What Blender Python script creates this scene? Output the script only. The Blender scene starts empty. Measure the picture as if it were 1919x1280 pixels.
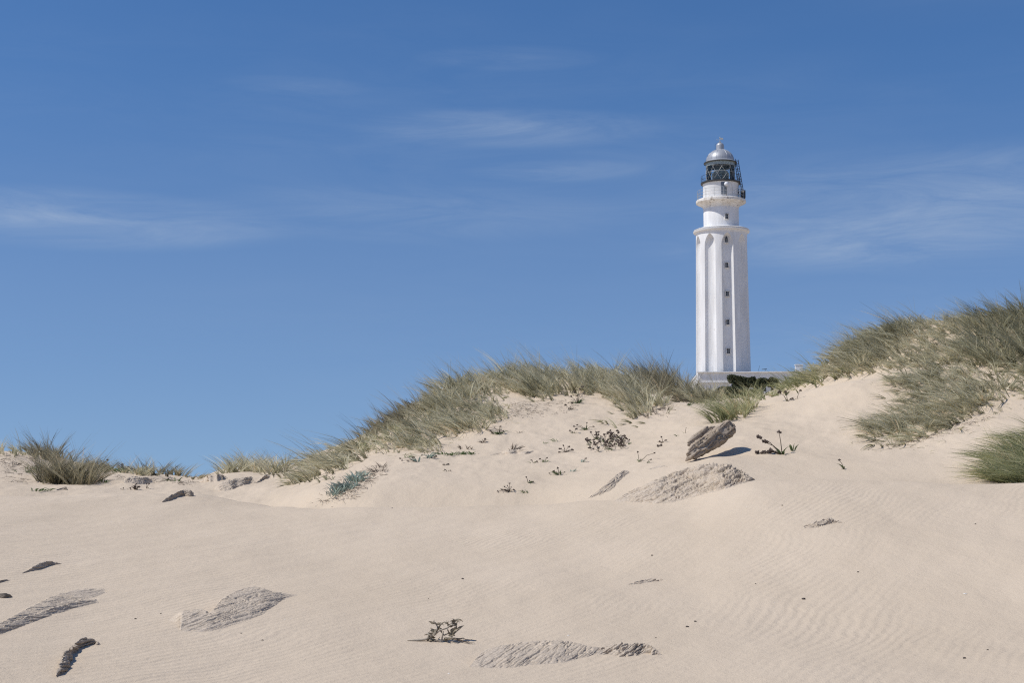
import bpy, bmesh, math, random
import numpy as np
R = math.radians
random.seed(7); rng = np.random.default_rng(11)
scene = bpy.context.scene
col = scene.collection

# ------------------------------------------------------------------ view geometry of the place
EYE = 1.70                       # eye height above the sand under the camera
F = 2560.0                       # focal length in photo pixels (48 mm on 36 mm)
PITCH = math.atan(260.0 / F)
CP, SP = math.cos(PITCH), math.sin(PITCH)
def ray(x, y):
    """azimuth (from +Y towards +X) and rise per metre of horizontal run"""
    u = (x - 959.5) / F; v = (640.0 - y) / F
    dy = CP - v * SP; dz = SP + v * CP
    return math.atan2(u, dy), dz / math.hypot(u, dy)

# ------------------------------------------------------------------ numeric helpers
def pchip(x, y, xi):
    x = np.asarray(x, float); y = np.asarray(y, float)
    h = np.diff(x); d = np.diff(y) / h
    m = np.zeros_like(y)
    for i in range(1, len(x) - 1):
        if d[i-1] * d[i] > 0:
            w1 = 2*h[i] + h[i-1]; w2 = h[i] + 2*h[i-1]
            m[i] = (w1 + w2) / (w1/d[i-1] + w2/d[i])
    m[0] = d[0]; m[-1] = d[-1]
    xi = np.clip(xi, x[0], x[-1])
    k = np.clip(np.searchsorted(x, xi) - 1, 0, len(x) - 2)
    t = (xi - x[k]) / h[k]
    return ((2*t**3 - 3*t**2 + 1)*y[k] + (t**3 - 2*t**2 + t)*h[k]*m[k]
            + (-2*t**3 + 3*t**2)*y[k+1] + (t**3 - t**2)*h[k]*m[k+1])
_P = np.random.default_rng(5).random((256, 256))
_P3 = np.random.default_rng(6).random((64, 64, 64))
def vnoise(x, y):
    xi = np.floor(x).astype(int); yi = np.floor(y).astype(int)
    fx = x - xi; fy = y - yi
    fx = fx*fx*fx*(fx*(fx*6-15)+10); fy = fy*fy*fy*(fy*(fy*6-15)+10)
    a = _P[xi & 255, yi & 255]; b = _P[(xi+1) & 255, yi & 255]
    c = _P[xi & 255, (yi+1) & 255]; d = _P[(xi+1) & 255, (yi+1) & 255]
    return (a*(1-fx)+b*fx)*(1-fy) + (c*(1-fx)+d*fx)*fy - .5
def fbm(x, y, o=4, g=.5):
    s = 0; a = 1
    for i in range(o):
        s = s + a*vnoise(x*2**i + 17*i, y*2**i + 31*i); a *= g
    return s
def vnoise3(p):
    i = np.floor(p).astype(int); f = p - i; f = f*f*(3-2*f)
    r = 0
    for dx in (0, 1):
        for dy in (0, 1):
            for dz in (0, 1):
                w = (f[..., 0] if dx else 1-f[..., 0])*(f[..., 1] if dy else 1-f[..., 1])*(f[..., 2] if dz else 1-f[..., 2])
                r = r + w*_P3[(i[..., 0]+dx) & 63, (i[..., 1]+dy) & 63, (i[..., 2]+dz) & 63]
    return r - .5
def fbm3(p, o=4, g=.5):
    s = 0; a = 1
    for i in range(o):
        s = s + a*vnoise3(p*2**i + 13.7*i); a *= g
    return s

# ------------------------------------------------------------------ the dunes: crest and foot profile along sight lines
# each column: photo x : [(distance, photo y of the sand there)], then what follows behind the crest
COLS = {
 -500: [(11.3,1262),(13.5,1190),(17,1100),(21,1022),(26,965),(31,930),(32.15,942),(36,905),(41,870),(45,846),(50,846)],
    0: [(11.3,1276),(13.5,1200),(17,1108),(21,1030),(26,968),(31,932),(32.15,944),(34,916),(38,893),(42,860),(45,850),(50,849)],
  100: [(11.3,1278),(13.5,1202),(17,1110),(21,1032),(26,970),(31,932),(32.15,944),(35,915),(39,893),(43,866),(46,858),(50,858)],
  200: [(11.3,1280),(13.5,1204),(17,1112),(21,1034),(26,971),(31,931),(32.15,943),(36,908),(41,888),(44,880),(49,881)],
  290: [(11.3,1280),(13.5,1204),(17,1112),(21,1034),(26,971),(31,930),(32.15,942),(37,905),(42,892),(46,889),(50,892)],
  370: [(11.3,1280),(13.5,1204),(17,1112),(21,1034),(26,971),(31,929),(32.15,941),(37,908),(42,900),(46,897),(50,899)],
  430: [(11.3,1280),(13.5,1204),(17,1112),(21,1034),(26,971),(31,931),(32.15,943),(36,907),(40,889),(44,882),(49,884)],
  500: [(11.3,1280),(13.5,1204),(17,1112),(21,1034),(26,972),(30,940),(31.05,952),(34,912),(38,893),(43,884),(48,886)],
  550: [(11.3,1280),(13.5,1204),(17,1112),(21,1034),(25.5,975),(29,946),(29.95,957),(32,919),(35,897),(39,880),(43,873),(48,880)],
  600: [(11.3,1280),(13.5,1203),(17,1111),(21,1032),(25,978),(27.75,954),(28.85,960),(30,926),(33,895),(37,866),(41,850),(46,853)],
  650: [(11.3,1280),(13.5,1202),(17,1110),(21,1030),(25,976),(27.5,949),(28.25,960),(29.5,920),(32,890),(35,862),(38,843),(42,831),(47,836)],
  700: [(11.3,1280),(13.5,1201),(17,1108),(21,1027),(25,974),(27,948),(27.75,958),(29.5,908),(32,875),(35,845),(38,823),(42,804),(47,809)],
  750: [(11.3,1280),(13.5,1200),(17,1106),(21,1024),(25,972),(27,947),(27.75,958),(29.5,904),(32,870),(35,836),(37,816),(40,792),(43,772),(48,777)],
  800: [(11.3,1281),(13.5,1200),(17,1105),(21,1022),(25,970),(27,947),(27.75,958),(29.5,902),(32,868),(35,835),(37,810),(40,778),(43.5,749),(49,752)],
  850: [(11.3,1281),(13.5,1200),(17,1104),(21,1021),(25,969),(27,946),(27.75,957),(29.5,902),(32,868),(35,834),(38,790),(41,752),(44,724),(50,727)],
  900: [(11.3,1281),(13.5,1200),(17,1103),(21,1020),(25,968),(27,945),(27.75,956),(29.5,902),(32,868),(35,832),(38,786),(41,745),(45,713),(51,716)],
 1000: [(11.3,1282),(13.5,1200),(17,1100),(21,1017),(25,964),(27,943),(27.75,954),(29.5,902),(32,866),(35,830),(38.5,778),(42,736),(46,702),(52,706)],
 1100: [(11.3,1283),(13.5,1202),(16.6,1108),(18,1078),(21,1012),(24.5,960),(26.5,938),(27.15,948),(29,902),(32,862),(35,826),(38.5,778),(42,738),(46,703),(52,707)],
 1200: [(11.3,1284),(13.5,1205),(16.3,1120),(18,1074),(21,1004),(24,957),(26,937),(26.75,947),(28.5,898),(32,850),(35,818),(39,772),(43,736),(47,709),(53,713)],
 1290: [(11.3,1285),(13.5,1208),(15.6,1142),(18,1068),(21,994),(24,945),(25.5,924),(26.15,935),(28,888),(31,848),(35,800),(39,765),(43,744),(46,736),(52,740)],
 1350: [(11.3,1286),(13.4,1212),(15,1160),(17,1090),(20,1004),(23,941),(25,909),(26.3,896),(28.5,868),(31,838),(35,795),(39,765),(44,751),(50,757)],
 1420: [(11.3,1286),(13.3,1216),(14.5,1178),(17,1084),(20,994),(23,925),(25,899),(26.3,901),(28.5,873),(31,840),(34.5,790),(38,754),(41,744),(44,745),(50,752)],
 1500: [(11.3,1286),(13.2,1222),(14,1196),(17,1080),(20,988),(23,922),(25,898),(26.3,902),(28.5,875),(31,835),(34.5,778),(38,733),(40,735),(44,716),(50,721)],
 1600: [(11.3,1286),(12.8,1234),(13.6,1208),(17,1076),(20,984),(23,922),(25,900),(26.3,904),(28.5,876),(31,834),(34,775),(37,710),(38.5,712),(42,655),(45,655),(50,670)],
 1700: [(11.3,1286),(12.6,1242),(13.3,1218),(17,1074),(20,983),(23,924),(25,902),(26.3,905),(28.5,872),(31,832),(33.5,780),(36.5,706),(39,684),(42.5,612),(45,607),(50,630)],
 1800: [(11.3,1286),(12.4,1248),(13.1,1224),(17,1074),(20,984),(23,926),(25,904),(26.3,906),(28.5,866),(31,818),(34,752),(37,695),(39.5,650),(42,602),(45,600),(50,620)],
 1919: [(11.3,1286),(12.2,1252),(13,1228),(17,1074),(20,986),(23,928),(25,906),(26.3,907),(28.5,856),(31,806),(34,745),(37,682),(39.5,632),(41.5,594),(45,590),(50,615)],
 2300: [(11.3,1286),(12.2,1252),(13,1228),(17,1074),(20,986),(23,928),(25,906),(26.3,905),(28.5,856),(31,800),(34,735),(37,672),(39.5,620),(41.5,584),(45,580),(50,605)],
}
TX, TD = 1356.0, 193.0            # tower column and its distance
TAZ = ray(TX, 700)[0]
TPOS = np.array([TD*math.sin(TAZ), TD*math.cos(TAZ)])

RR = np.concatenate([np.array([0.3, .7, 1.2, 1.8]), np.geomspace(2.4, 9.5, 60)[:-1], np.geomspace(9.5, 56, 900), np.geomspace(57, 260, 110), np.geomspace(270, 4000, 30)])
AZD = np.radians(np.concatenate([np.arange(-180, -27, 3.0), np.linspace(-27, 27, 1300), np.arange(30, 180, 3.0)]))
def build_height():
    xs = sorted(COLS); az = []; zz = []
    for x in xs:
        pts = COLS[x]
        a = ray(x, 860)[0]; az.append(a)
        r = [0.0, 4.0, 8.0]; z = [-EYE, -EYE*1.0, -1.66]
        for (d, y) in pts:
            r.append(d); z.append(ray(x, y)[1]*d)
        zc = z[-1]
        r += [58, 75, 110, 160, 400, 4100]
        z += [zc*.72, min(zc*.35, .9)-.3, -1.4, -2.2, -3.2, -3.4]
        zz.append(pchip(r, z, RR))
    zz = np.array(zz); az = np.array(az)
    azc = np.clip(AZD, az[0], az[-1])
    # smooth interpolation across the columns
    out = np.empty((len(AZD), len(RR)))
    for j in range(len(RR)):
        out[:, j] = pchip(az, zz[:, j], azc)
    # soften column-to-column kinks a little
    k = np.exp(-np.linspace(-2, 2, 41)**2); k /= k.sum()
    i0 = np.searchsorted(AZD, R(-26.9)); i1 = np.searchsorted(AZD, R(26.9))
    seg = out[i0:i1]
    pad = np.pad(seg, ((20, 20), (0, 0)), mode='edge')
    sm = sum(k[n]*pad[n:n+seg.shape[0]] for n in range(41))
    out[i0:i1] = sm
    A, RG = np.meshgrid(AZD, RR, indexing='ij')
    X = RG*np.sin(A); Y = RG*np.cos(A)
    # headland that carries the lighthouse
    dx = X-(TPOS[0]+6); dy = Y-TPOS[1]
    hill = 12.1*np.exp(-(dx/30.0)**4*1.0)*np.exp(-np.maximum(0, (np.abs(dy)-18)/48.0)**2)
    far = np.clip((RG-66)/30, 0, 1); far = far*far*(3-2*far)
    out = out + hill*far
    # soft undulations and hollows of wind-blown sand
    w = np.clip((RG-3)/8, 0, 1)
    und = .10*fbm(X*.22, Y*.13, 3) + .030*fbm(X*.9+3, Y*.35+5, 3)
    dun = np.clip((RG-27)/5, 0, 1)
    und2 = dun*(.11*fbm(X*.55+9, Y*.4, 4) + .03*fbm(X*2.6, Y*1.9, 3))
    # crumbly ground where grass grows
    out = out + w*und + und2
    return X, Y, out
GX, GY, GZ = build_height()
LR = RR
def zcol(az):
    f = np.interp(az, AZD, np.arange(len(AZD)))
    i = int(min(f, len(AZD)-2)); t = f-i
    return GZ[i]*(1-t)+GZ[i+1]*t
def gz(x, y):
    """height of the sand (world z)"""
    return float(np.interp(math.hypot(x, y), LR, zcol(math.atan2(x, y)))) + EYE
def dent_sand(px, py, depth, wx, wy):
    p, r = hit(px, py)
    global GZ
    m = np.exp(-((GX-p[0])/wx)**2-((GY-p[1])/wy)**2); GZ = GZ - depth*m
def hit(px, py, push=0.0):
    """where the sight line through a photo pixel first meets the sand"""
    az, t = ray(px, py)
    c = zcol(az); s = c - LR*t
    k = np.nonzero((s[1:] >= 0) & (s[:-1] < 0) & (LR[1:] > 5))[0]
    if len(k) == 0 or LR[k[0]] > 60:
        m = (LR > 30) & (LR < 56)
        j = np.argmax(np.where(m, c/LR, -9)); r = LR[j]
    else:
        i = k[0]; r = LR[i] + (LR[i+1]-LR[i])*(-s[i])/(s[i+1]-s[i])
    r += push
    x, y = r*math.sin(az), r*math.cos(az)
    return np.array([x, y, gz(x, y)]), r
def air(px, py, r):
    az, t = ray(px, py)
    return np.array([r*math.sin(az), r*math.cos(az), EYE+t*r])

dent_sand(1345, 845, .12, .55, .55); dent_sand(1395, 900, .06, .25, .25)  # first dent is added under the propped rock to deepen its shadow
# ------------------------------------------------------------------ object helpers
def tag(o, label=None, cat=None, group=None, kind=None):
    if label: o['label'] = label
    if cat: o['category'] = cat
    if group: o['group'] = group
    if kind: o['kind'] = kind
    return o
def link(o, parent=None):
    col.objects.link(o)
    if parent: o.parent = parent
    return o
def mesh_obj(name, V, faces, mat, parent=None, smooth=True, origin=None):
    me = bpy.data.meshes.new(name)
    V = np.asarray(V, dtype=np.float64)
    if origin is not None: V = V - np.asarray(origin)
    if isinstance(faces, np.ndarray):
        n, k = faces.shape
        me.vertices.add(len(V)); me.vertices.foreach_set('co', V.astype(np.float32).ravel())
        me.loops.add(n*k); me.loops.foreach_set('vertex_index', faces.astype(np.int32).ravel())
        me.polygons.add(n); me.polygons.foreach_set('loop_start', np.arange(0, n*k, k, dtype=np.int32))
        me.update(calc_edges=True)
    else:
        me.from_pydata([tuple(v) for v in V], [], faces); me.update()
    me.polygons.foreach_set('use_smooth', np.full(len(me.polygons), smooth, dtype=bool))
    me.materials.append(mat)
    o = bpy.data.objects.new(name, me)
    if origin is not None: o.location = origin
    return link(o, parent)
def empty(name, loc, label, cat, group=None):
    o = bpy.data.objects.new(name, None); o.location = loc; o.empty_display_size = .2
    link(o); tag(o, label, cat, group); return o
class MB:
    """collects boxes, bars, lathes into one mesh"""
    def __init__(s): s.v = []; s.f = []
    def add(s, V, Fs):
        n = len(s.v); s.v += [tuple(p) for p in V]; s.f += [tuple(i+n for i in f) for f in Fs]
    def box(s, c, ax, ay, az):
        c, ax, ay, az = map(np.asarray, (c, ax, ay, az))
        V = [c+i*ax+j*ay+k*az for i in (-1, 1) for j in (-1, 1) for k in (-1, 1)]
        s.add(V, [(0,1,3,2),(4,6,7,5),(0,4,5,1),(2,3,7,6),(0,2,6,4),(1,5,7,3)])
    def tube(s, pts, rad, n=6, cap=True):
        pts = [np.asarray(p, float) for p in pts]
        if not hasattr(rad, '__len__'): rad = [rad]*len(pts)
        V = []; Fs = []
        for i, p in enumerate(pts):
            d = pts[min(i+1, len(pts)-1)] - pts[max(i-1, 0)]
            d = d/(np.linalg.norm(d)+1e-9)
            a = np.cross(d, (0, 0, 1) if abs(d[2]) < .9 else (1, 0, 0)); a /= np.linalg.norm(a); b = np.cross(d, a)
            for k in range(n):
                t = 2*math.pi*k/n
                V.append(p + rad[i]*(math.cos(t)*a + math.sin(t)*b))
        for i in range(len(pts)-1):
            for k in range(n):
                Fs.append((i*n+k, i*n+(k+1) % n, (i+1)*n+(k+1) % n, (i+1)*n+k))
        if cap:
            Fs.append(tuple(range(n))[::-1]); Fs.append(tuple(range((len(pts)-1)*n, len(pts)*n)))
        s.add(V, Fs)
    def lathe(s, c, prof, n=64):
        V = []; Fs = []
        for (r, z) in prof:
            for k in range(n):
                t = 2*math.pi*k/n
                V.append((c[0]+r*math.cos(t), c[1]+r*math.sin(t), c[2]+z))
        for i in range(len(prof)-1):
            for k in range(n):
                Fs.append((i*n+k, i*n+(k+1) % n, (i+1)*n+(k+1) % n, (i+1)*n+k))
        s.add(V, Fs)
    def build(s, name, mat, parent=None, smooth=False, origin=None):
        o = mesh_obj(name, np.array(s.v), s.f, mat, None, smooth, origin)
        if parent is not None:
            o.parent = parent
            o.matrix_parent_inverse = parent.matrix_world.inverted() if False else o.matrix_parent_inverse
            o.location = o.location - parent.location if origin is not None else -parent.location
        return o
def local(V, root): return np.asarray(V) - np.array(root.location)

# ------------------------------------------------------------------ materials
def mat(name):
    m = bpy.data.materials.new(name); m.use_nodes = True
    n = m.node_tree; return m, n, n.nodes['Principled BSDF']
def N(nt, t, **k):
    n = nt.nodes.new(t)
    for a, b in k.items():
        if a in n.inputs: n.inputs[a].default_value = b
        else: setattr(n, a, b)
    return n
def ramp(nt, fac, stops, interp='LINEAR'):
    r = nt.nodes.new('ShaderNodeValToRGB'); r.color_ramp.interpolation = interp
    e = r.color_ramp.elements
    while len(e) < len(stops): e.new(.5)
    for i, (p, c) in enumerate(stops):
        e[i].position = p; e[i].color = (*c, 1) if len(c) == 3 else c
    nt.links.new(fac, r.inputs[0]); return r.outputs[0]
def mapping(nt, src, scale=(1,1,1), rot=(0,0,0), loc=(0,0,0)):
    m = nt.nodes.new('ShaderNodeMapping'); m.inputs['Scale'].default_value = scale
    m.inputs['Rotation'].default_value = rot; m.inputs['Location'].default_value = loc
    nt.links.new(src, m.inputs[0]); return m.outputs[0]
def noise(nt, vec, scale, detail=4, rough=.55, dist=0):
    n = N(nt, 'ShaderNodeTexNoise', Scale=scale, Detail=detail, Roughness=rough, Distortion=dist)
    nt.links.new(vec, n.inputs['Vector']); return n.outputs['Fac']
def math_(nt, op, a, b=None, clamp=False):
    n = nt.nodes.new('ShaderNodeMath'); n.operation = op; n.use_clamp = clamp
    for i, q in enumerate((a, b)):
        if q is None: continue
        if isinstance(q, (int, float)): n.inputs[i].default_value = q
        else: nt.links.new(q, n.inputs[i])
    return n.outputs[0]
def mixc(nt, fac, a, b, mode='MIX'):
    n = nt.nodes.new('ShaderNodeMix'); n.data_type = 'RGBA'; n.blend_type = mode
    for i, q in ((0, fac), (6, a), (7, b)):
        if isinstance(q, (int, float)): n.inputs[i].default_value = q
        elif isinstance(q, tuple): n.inputs[i].default_value = (*q, 1)
        else: nt.links.new(q, n.inputs[i])
    return n.outputs[2]
def bump(nt, h, strength, dist, prev=None):
    b = N(nt, 'ShaderNodeBump', Strength=strength, Distance=dist)
    nt.links.new(h, b.inputs['Height'])
    if prev is not None: nt.links.new(prev, b.inputs['Normal'])
    return b.outputs[0]
def geo(nt): return nt.nodes.new('ShaderNodeNewGeometry')

def mk_sand():
    m, nt, b = mat('sand'); g = geo(nt); P = g.outputs['Position']
    # wind ripples: crest lines running away to the right, wandering
    warp = N(nt, 'ShaderNodeTexNoise', Scale=.35, Detail=2.0); nt.links.new(P, warp.inputs['Vector'])
    sub = N(nt, 'ShaderNodeVectorMath', operation='SUBTRACT'); nt.links.new(warp.outputs['Color'], sub.inputs[0]); sub.inputs[1].default_value = (.5,.5,.5)
    sc = N(nt, 'ShaderNodeVectorMath', operation='SCALE'); nt.links.new(sub.outputs[0], sc.inputs[0]); sc.inputs['Scale'].default_value = .8
    ad = N(nt, 'ShaderNodeVectorMath', operation='ADD'); nt.links.new(P, ad.inputs[0]); nt.links.new(sc.outputs[0], ad.inputs[1])
    v = mapping(nt, ad.outputs[0], rot=(0, 0, R(27)))
    def wave(scale, dist, dscale):
        w = N(nt, 'ShaderNodeTexWave', Scale=scale, Distortion=dist, Detail=2.0); w.inputs['Detail Scale'].default_value = dscale
        w.wave_type = 'BANDS'; w.bands_direction = 'X'; w.wave_profile = 'SIN'
        nt.links.new(v, w.inputs['Vector']); return w.outputs['Fac']
    w1 = wave(2.6, 3.0, 1.7); w2 = wave(.62, 2.6, .8)
    mask = ramp(nt, noise(nt, mapping(nt, P, (1, .5, 1)), .45, 3), [(.42, (.04,)*3), (.66, (1,)*3)])
    sx = nt.nodes.new('ShaderNodeSeparateXYZ'); nt.links.new(P, sx.inputs[0])
    near = ramp(nt, math_(nt, 'DIVIDE', sx.outputs[1], 40.0), [(.58, (1,)*3), (.70, (.12,)*3)])   # the open windward slope carries the ripples
    mask = math_(nt, 'MULTIPLY', mask, near)
    w1m = math_(nt, 'MULTIPLY', w1, mask); w2 = math_(nt, 'MULTIPLY', w2, near)
    n1 = bump(nt, w1m, 1.0, .0048)
    n2 = bump(nt, w2, 1.0, .0045, n1)
    n2b = bump(nt, noise(nt, mapping(nt, P, (1, .6, 1)), 5.0, 5, .65), 1.0, .018, n2)
    n3 = bump(nt, noise(nt, P, 38, 4, .75), 1.0, .0065, n2b)
    n4 = bump(nt, noise(nt, P, 230, 2, .7), 1.0, .002, n3)
    c0 = ramp(nt, noise(nt, mapping(nt, P, (1, .45, 1)), .6, 5, .6), [(.3, (.55, .453, .34)), (.7, (.60, .497, .378))])
    gr = noise(nt, P, 160, 3, .9)
    c1 = mixc(nt, 1.0, c0, ramp(nt, gr, [(.3, (.66, .65, .64)), (.5, (1, 1, 1)), (.70, (1.22, 1.21, 1.19))]), 'MULTIPLY')
    dark = ramp(nt, noise(nt, P, 70, 2, .5), [(.73, (0,)*3), (.77, (1,)*3)])
    c2 = mixc(nt, math_(nt, 'MULTIPLY', dark, .35), c1, (.2, .16, .12))
    nt.links.new(c2, b.inputs['Base Color']); nt.links.new(n4, b.inputs['Normal'])
    b.inputs['Roughness'].default_value = .95; b.inputs['Specular IOR Level'].default_value = .1
    return m
def mk_rock(name, ca, cb, cc, axis, grain=9.0, sq=4.0, strong=1.0):
    m, nt, b = mat(name); g = geo(nt); P = g.outputs['Position']
    v = mapping(nt, P, (1.0, 1.0, 1.0), (0, axis, 0))
    v = mapping(nt, v, (1.0, 1.4, sq))
    a = noise(nt, v, grain, 6, .72, .25); f = noise(nt, P, 60, 4, .75)
    big = noise(nt, P, 2.4, 3)
    c = ramp(nt, a, [(.25, cc), (.38, ca), (.60, cb)])
    c = mixc(nt, math_(nt, 'MULTIPLY', ramp(nt, big, [(.4, (0,)*3), (.62, (1,)*3)]), .6), c, (.50, .425, .345))
    c = mixc(nt, 1.0, c, ramp(nt, f, [(.3, (.68,)*3), (.55, (1,)*3), (.75, (1.15,)*3)]), 'MULTIPLY')
    n1 = bump(nt, a, strong, .012); n2 = bump(nt, f, .9, .006, n1)
    nt.links.new(c, b.inputs['Base Color']); nt.links.new(n2, b.inputs['Normal'])
    b.inputs['Roughness'].default_value = .95; b.inputs['Specular IOR Level'].default_value = .1
    return m
def mk_blade(name, stops, transl=.42):
    m, nt, b = mat(name); g = geo(nt)
    at = nt.nodes.new('ShaderNodeAttribute'); at.attribute_name = 'tone'
    big = noise(nt, g.outputs['Position'], .9, 3)
    fa = math_(nt, 'ADD', math_(nt, 'MULTIPLY', at.outputs['Fac'], .62), math_(nt, 'MULTIPLY', g.outputs['Random Per Island'], .38))
    fa = math_(nt, 'ADD', fa, math_(nt, 'MULTIPLY', math_(nt, 'SUBTRACT', big, .5), .7), True)
    c = ramp(nt, fa, stops)
    nt.links.new(c, b.inputs['Base Color']); b.inputs['Roughness'].default_value = .6
    b.inputs['Specular IOR Level'].default_value = .25
    t = N(nt, 'ShaderNodeBsdfTranslucent'); nt.links.new(c, t.inputs[0])
    mx = N(nt, 'ShaderNodeMixShader'); mx.inputs[0].default_value = transl
    nt.links.new(b.outputs[0], mx.inputs[1]); nt.links.new(t.outputs[0], mx.inputs[2])
    nt.links.new(mx.outputs[0], nt.nodes['Material Output'].inputs[0])
    return m
def mk_plain(name, c, rough=.6, metal=0, var=.15, scale=3, bmp=0):
    m, nt, b = mat(name); g = geo(nt)
    f = noise(nt, g.outputs['Position'], scale, 4)
    lo = tuple(x*(1-var) for x in c); hi = tuple(min(1, x*(1+var)) for x in c)
    nt.links.new(ramp(nt, f, [(.3, lo), (.7, hi)]), b.inputs['Base Color'])
    b.inputs['Roughness'].default_value = rough; b.inputs['Metallic'].default_value = metal
    if bmp: nt.links.new(bump(nt, f, .8, bmp), b.inputs['Normal'])
    return m
def mk_paint():
    m, nt, b = mat('white_masonry_paint'); g = geo(nt); P = g.outputs['Position']
    base = ramp(nt, noise(nt, mapping(nt, P, (1, 1, .18)), 1.3, 5, .6), [(.3, (.64, .635, .625)), (.6, (.76, .76, .755))])
    # rain streaks and rusty run-off
    st = ramp(nt, noise(nt, mapping(nt, P, (3.2, 3.2, .12)), 2.0, 4, .7), [(.56, (0,)*3), (.72, (1,)*3)])
    c = mixc(nt, math_(nt, 'MULTIPLY', st, .42), base, (.50, .46, .40))
    # flaked spots
    sp = ramp(nt, noise(nt, P, 2.2, 5, .75), [(.655, (0,)*3), (.68, (1,)*3)])
    c = mixc(nt, math_(nt, 'MULTIPLY', sp, .6), c, (.30, .26, .22))
    nt.links.new(c, b.inputs['Base Color']); b.inputs['Roughness'].default_value = .8
    nt.links.new(bump(nt, noise(nt, P, 6, 5, .65), .5, .03), b.inputs['Normal'])
    return m
def mk_worn_white():
    m, nt, b = mat('weathered_gallery_plaster'); g = geo(nt); P = g.outputs['Position']
    base = ramp(nt, noise(nt, P, 1.2, 5, .6), [(.35, (.60, .56, .50)), (.6, (.76, .74, .70))])
    sp = ramp(nt, noise(nt, mapping(nt, P, (1, 1, 2.0)), 1.5, 5, .75), [(.57, (0,)*3), (.61, (1,)*3)])
    c = mixc(nt, math_(nt, 'MULTIPLY', sp, .8), base, (.20, .16, .12))
    nt.links.new(c, b.inputs['Base Color']); b.inputs['Roughness'].default_value = .85
    nt.links.new(bump(nt, noise(nt, P, 5, 5, .65), .6, .04), b.inputs['Normal'])
    return m
def mk_glass():
    m, nt, b = mat('lantern_glass')
    t = N(nt, 'ShaderNodeBsdfTransparent'); t.inputs[0].default_value = (.90, .94, .94, 1)
    gl = N(nt, 'ShaderNodeBsdfGlossy', Roughness=.05)
    fr = N(nt, 'ShaderNodeFresnel', IOR=1.45)
    mx = N(nt, 'ShaderNodeMixShader'); nt.links.new(fr.outputs[0], mx.inputs[0])
    nt.links.new(t.outputs[0], mx.inputs[1]); nt.links.new(gl.outputs[0], mx.inputs[2])
    nt.links.new(mx.outputs[0], nt.nodes['Material Output'].inputs[0]); return m
M = {}
M['sand'] = mk_sand()
M['paint'] = mk_paint(); M['worn'] = mk_worn_white()
M['rockA'] = mk_rock('layered_grey_rock', (.50, .415, .32), (.59, .495, .385), (.20, .16, .12), R(30), 7, 5)
M['rockB'] = mk_rock('sandy_crust', (.57, .475, .365), (.63, .525, .405), (.38, .31, .24), R(24), 9, 4)
M['rockH'] = mk_rock('fibrous_brown_rock', (.37, .31, .245), (.50, .42, .335), (.13, .10, .075), R(35), 10, 5)
M['rockP'] = mk_rock('propped_layered_rock', (.30, .24, .175), (.42, .34, .255), (.10, .075, .05), R(-38), 6, 7)
M['rockD'] = mk_rock('dark_damp_rock', (.17, .145, .115), (.27, .23, .185), (.06, .05, .04), R(20), 12, 3)
M['grass'] = mk_blade('marram_blade', [(0, (0.132, 0.120, 0.068)), (.22, (0.290, 0.272, 0.166)), (.45, (0.489, 0.462, 0.307)), (.68, (0.661, 0.608, 0.430)), (.88, (0.790, 0.759, 0.553)), (1, (0.661, 0.506, 0.319))])
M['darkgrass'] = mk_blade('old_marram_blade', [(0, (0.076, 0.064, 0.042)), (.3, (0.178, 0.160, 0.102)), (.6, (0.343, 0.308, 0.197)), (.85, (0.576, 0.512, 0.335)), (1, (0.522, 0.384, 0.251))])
M['edgegrass'] = mk_blade('olive_marram_blade', [(0, (0.096, 0.088, 0.054)), (.3, (0.228, 0.218, 0.135)), (.6, (0.408, 0.389, 0.248)), (.85, (0.648, 0.602, 0.400)), (1, (0.552, 0.437, 0.270))])  # dark grey-olive marram of the right edge, its own colour
M['straw'] = mk_blade('dry_straw_blade', [(0, (.19, .175, .105)), (.35, (.38, .36, .22)), (.75, (.64, .60, .41)), (.95, (.74, .68, .50)), (1, (.42, .42, .26))])
M['greengrass'] = mk_blade('young_marram_blade', [(0, (0.086, 0.101, 0.047)), (.3, (0.247, 0.261, 0.127)), (.6, (0.445, 0.453, 0.243)), (.85, (0.679, 0.631, 0.394)), (1, (0.593, 0.453, 0.255))])
M['leaf'] = mk_blade('fleshy_green_leaf', [(0, (.09, .13, .05)), (.5, (.16, .22, .09)), (1, (.30, .34, .17))], .35)
M['silverleaf'] = mk_blade('silvery_leaf', [(0, (.26, .33, .27)), (.5, (.40, .47, .40)), (1, (.52, .56, .48))], .3)
M['twig'] = mk_blade('dead_twig', [(0, (.10, .075, .055)), (.5, (.20, .16, .12)), (1, (.34, .29, .23))], .05)
M['head'] = mk_plain('dry_seed_head', (.085, .062, .050), .9, 0, .4, 40, .004)
M['palehead'] = mk_plain('withered_flower_head', (.24, .20, .15), .9, 0, .4, 40, .004)
M['bush'] = mk_blade('dark_evergreen_leaf', [(0, (.05, .06, .03)), (.5, (.12, .13, .075)), (1, (.22, .22, .13))], .3)
M['zinc'] = mk_plain('grey_painted_zinc', (.36, .375, .40), .5, .35, .10, 1.5)
M['iron'] = mk_plain('dark_painted_iron', (.045, .048, .052), .55, .2, .3, 8)
M['lattice'] = mk_plain('grey_lattice_iron', (.40, .41, .40), .5, .2, .15, 8)
M['lens'] = mk_plain('thick_green_lens_glass', (.28, .32, .31), .25, .1, .4, 6)
M['dark'] = mk_plain('dark_opening', (.03, .033, .038), .4, 0, .2, 4)
M['doorgrey'] = mk_plain('grey_blue_door_paint', (.14, .165, .20), .5, 0, .1, 3)
M['whiteball'] = mk_plain('white_plastic', (.72, .73, .74), .35, 0, .04, 3)
M['pebble'] = mk_plain('dark_pebble', (.08, .065, .055), .9, 0, .4, 60)
M['shell'] = mk_plain('white_shell', (.82, .80, .76), .5, 0, .05, 60)
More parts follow.
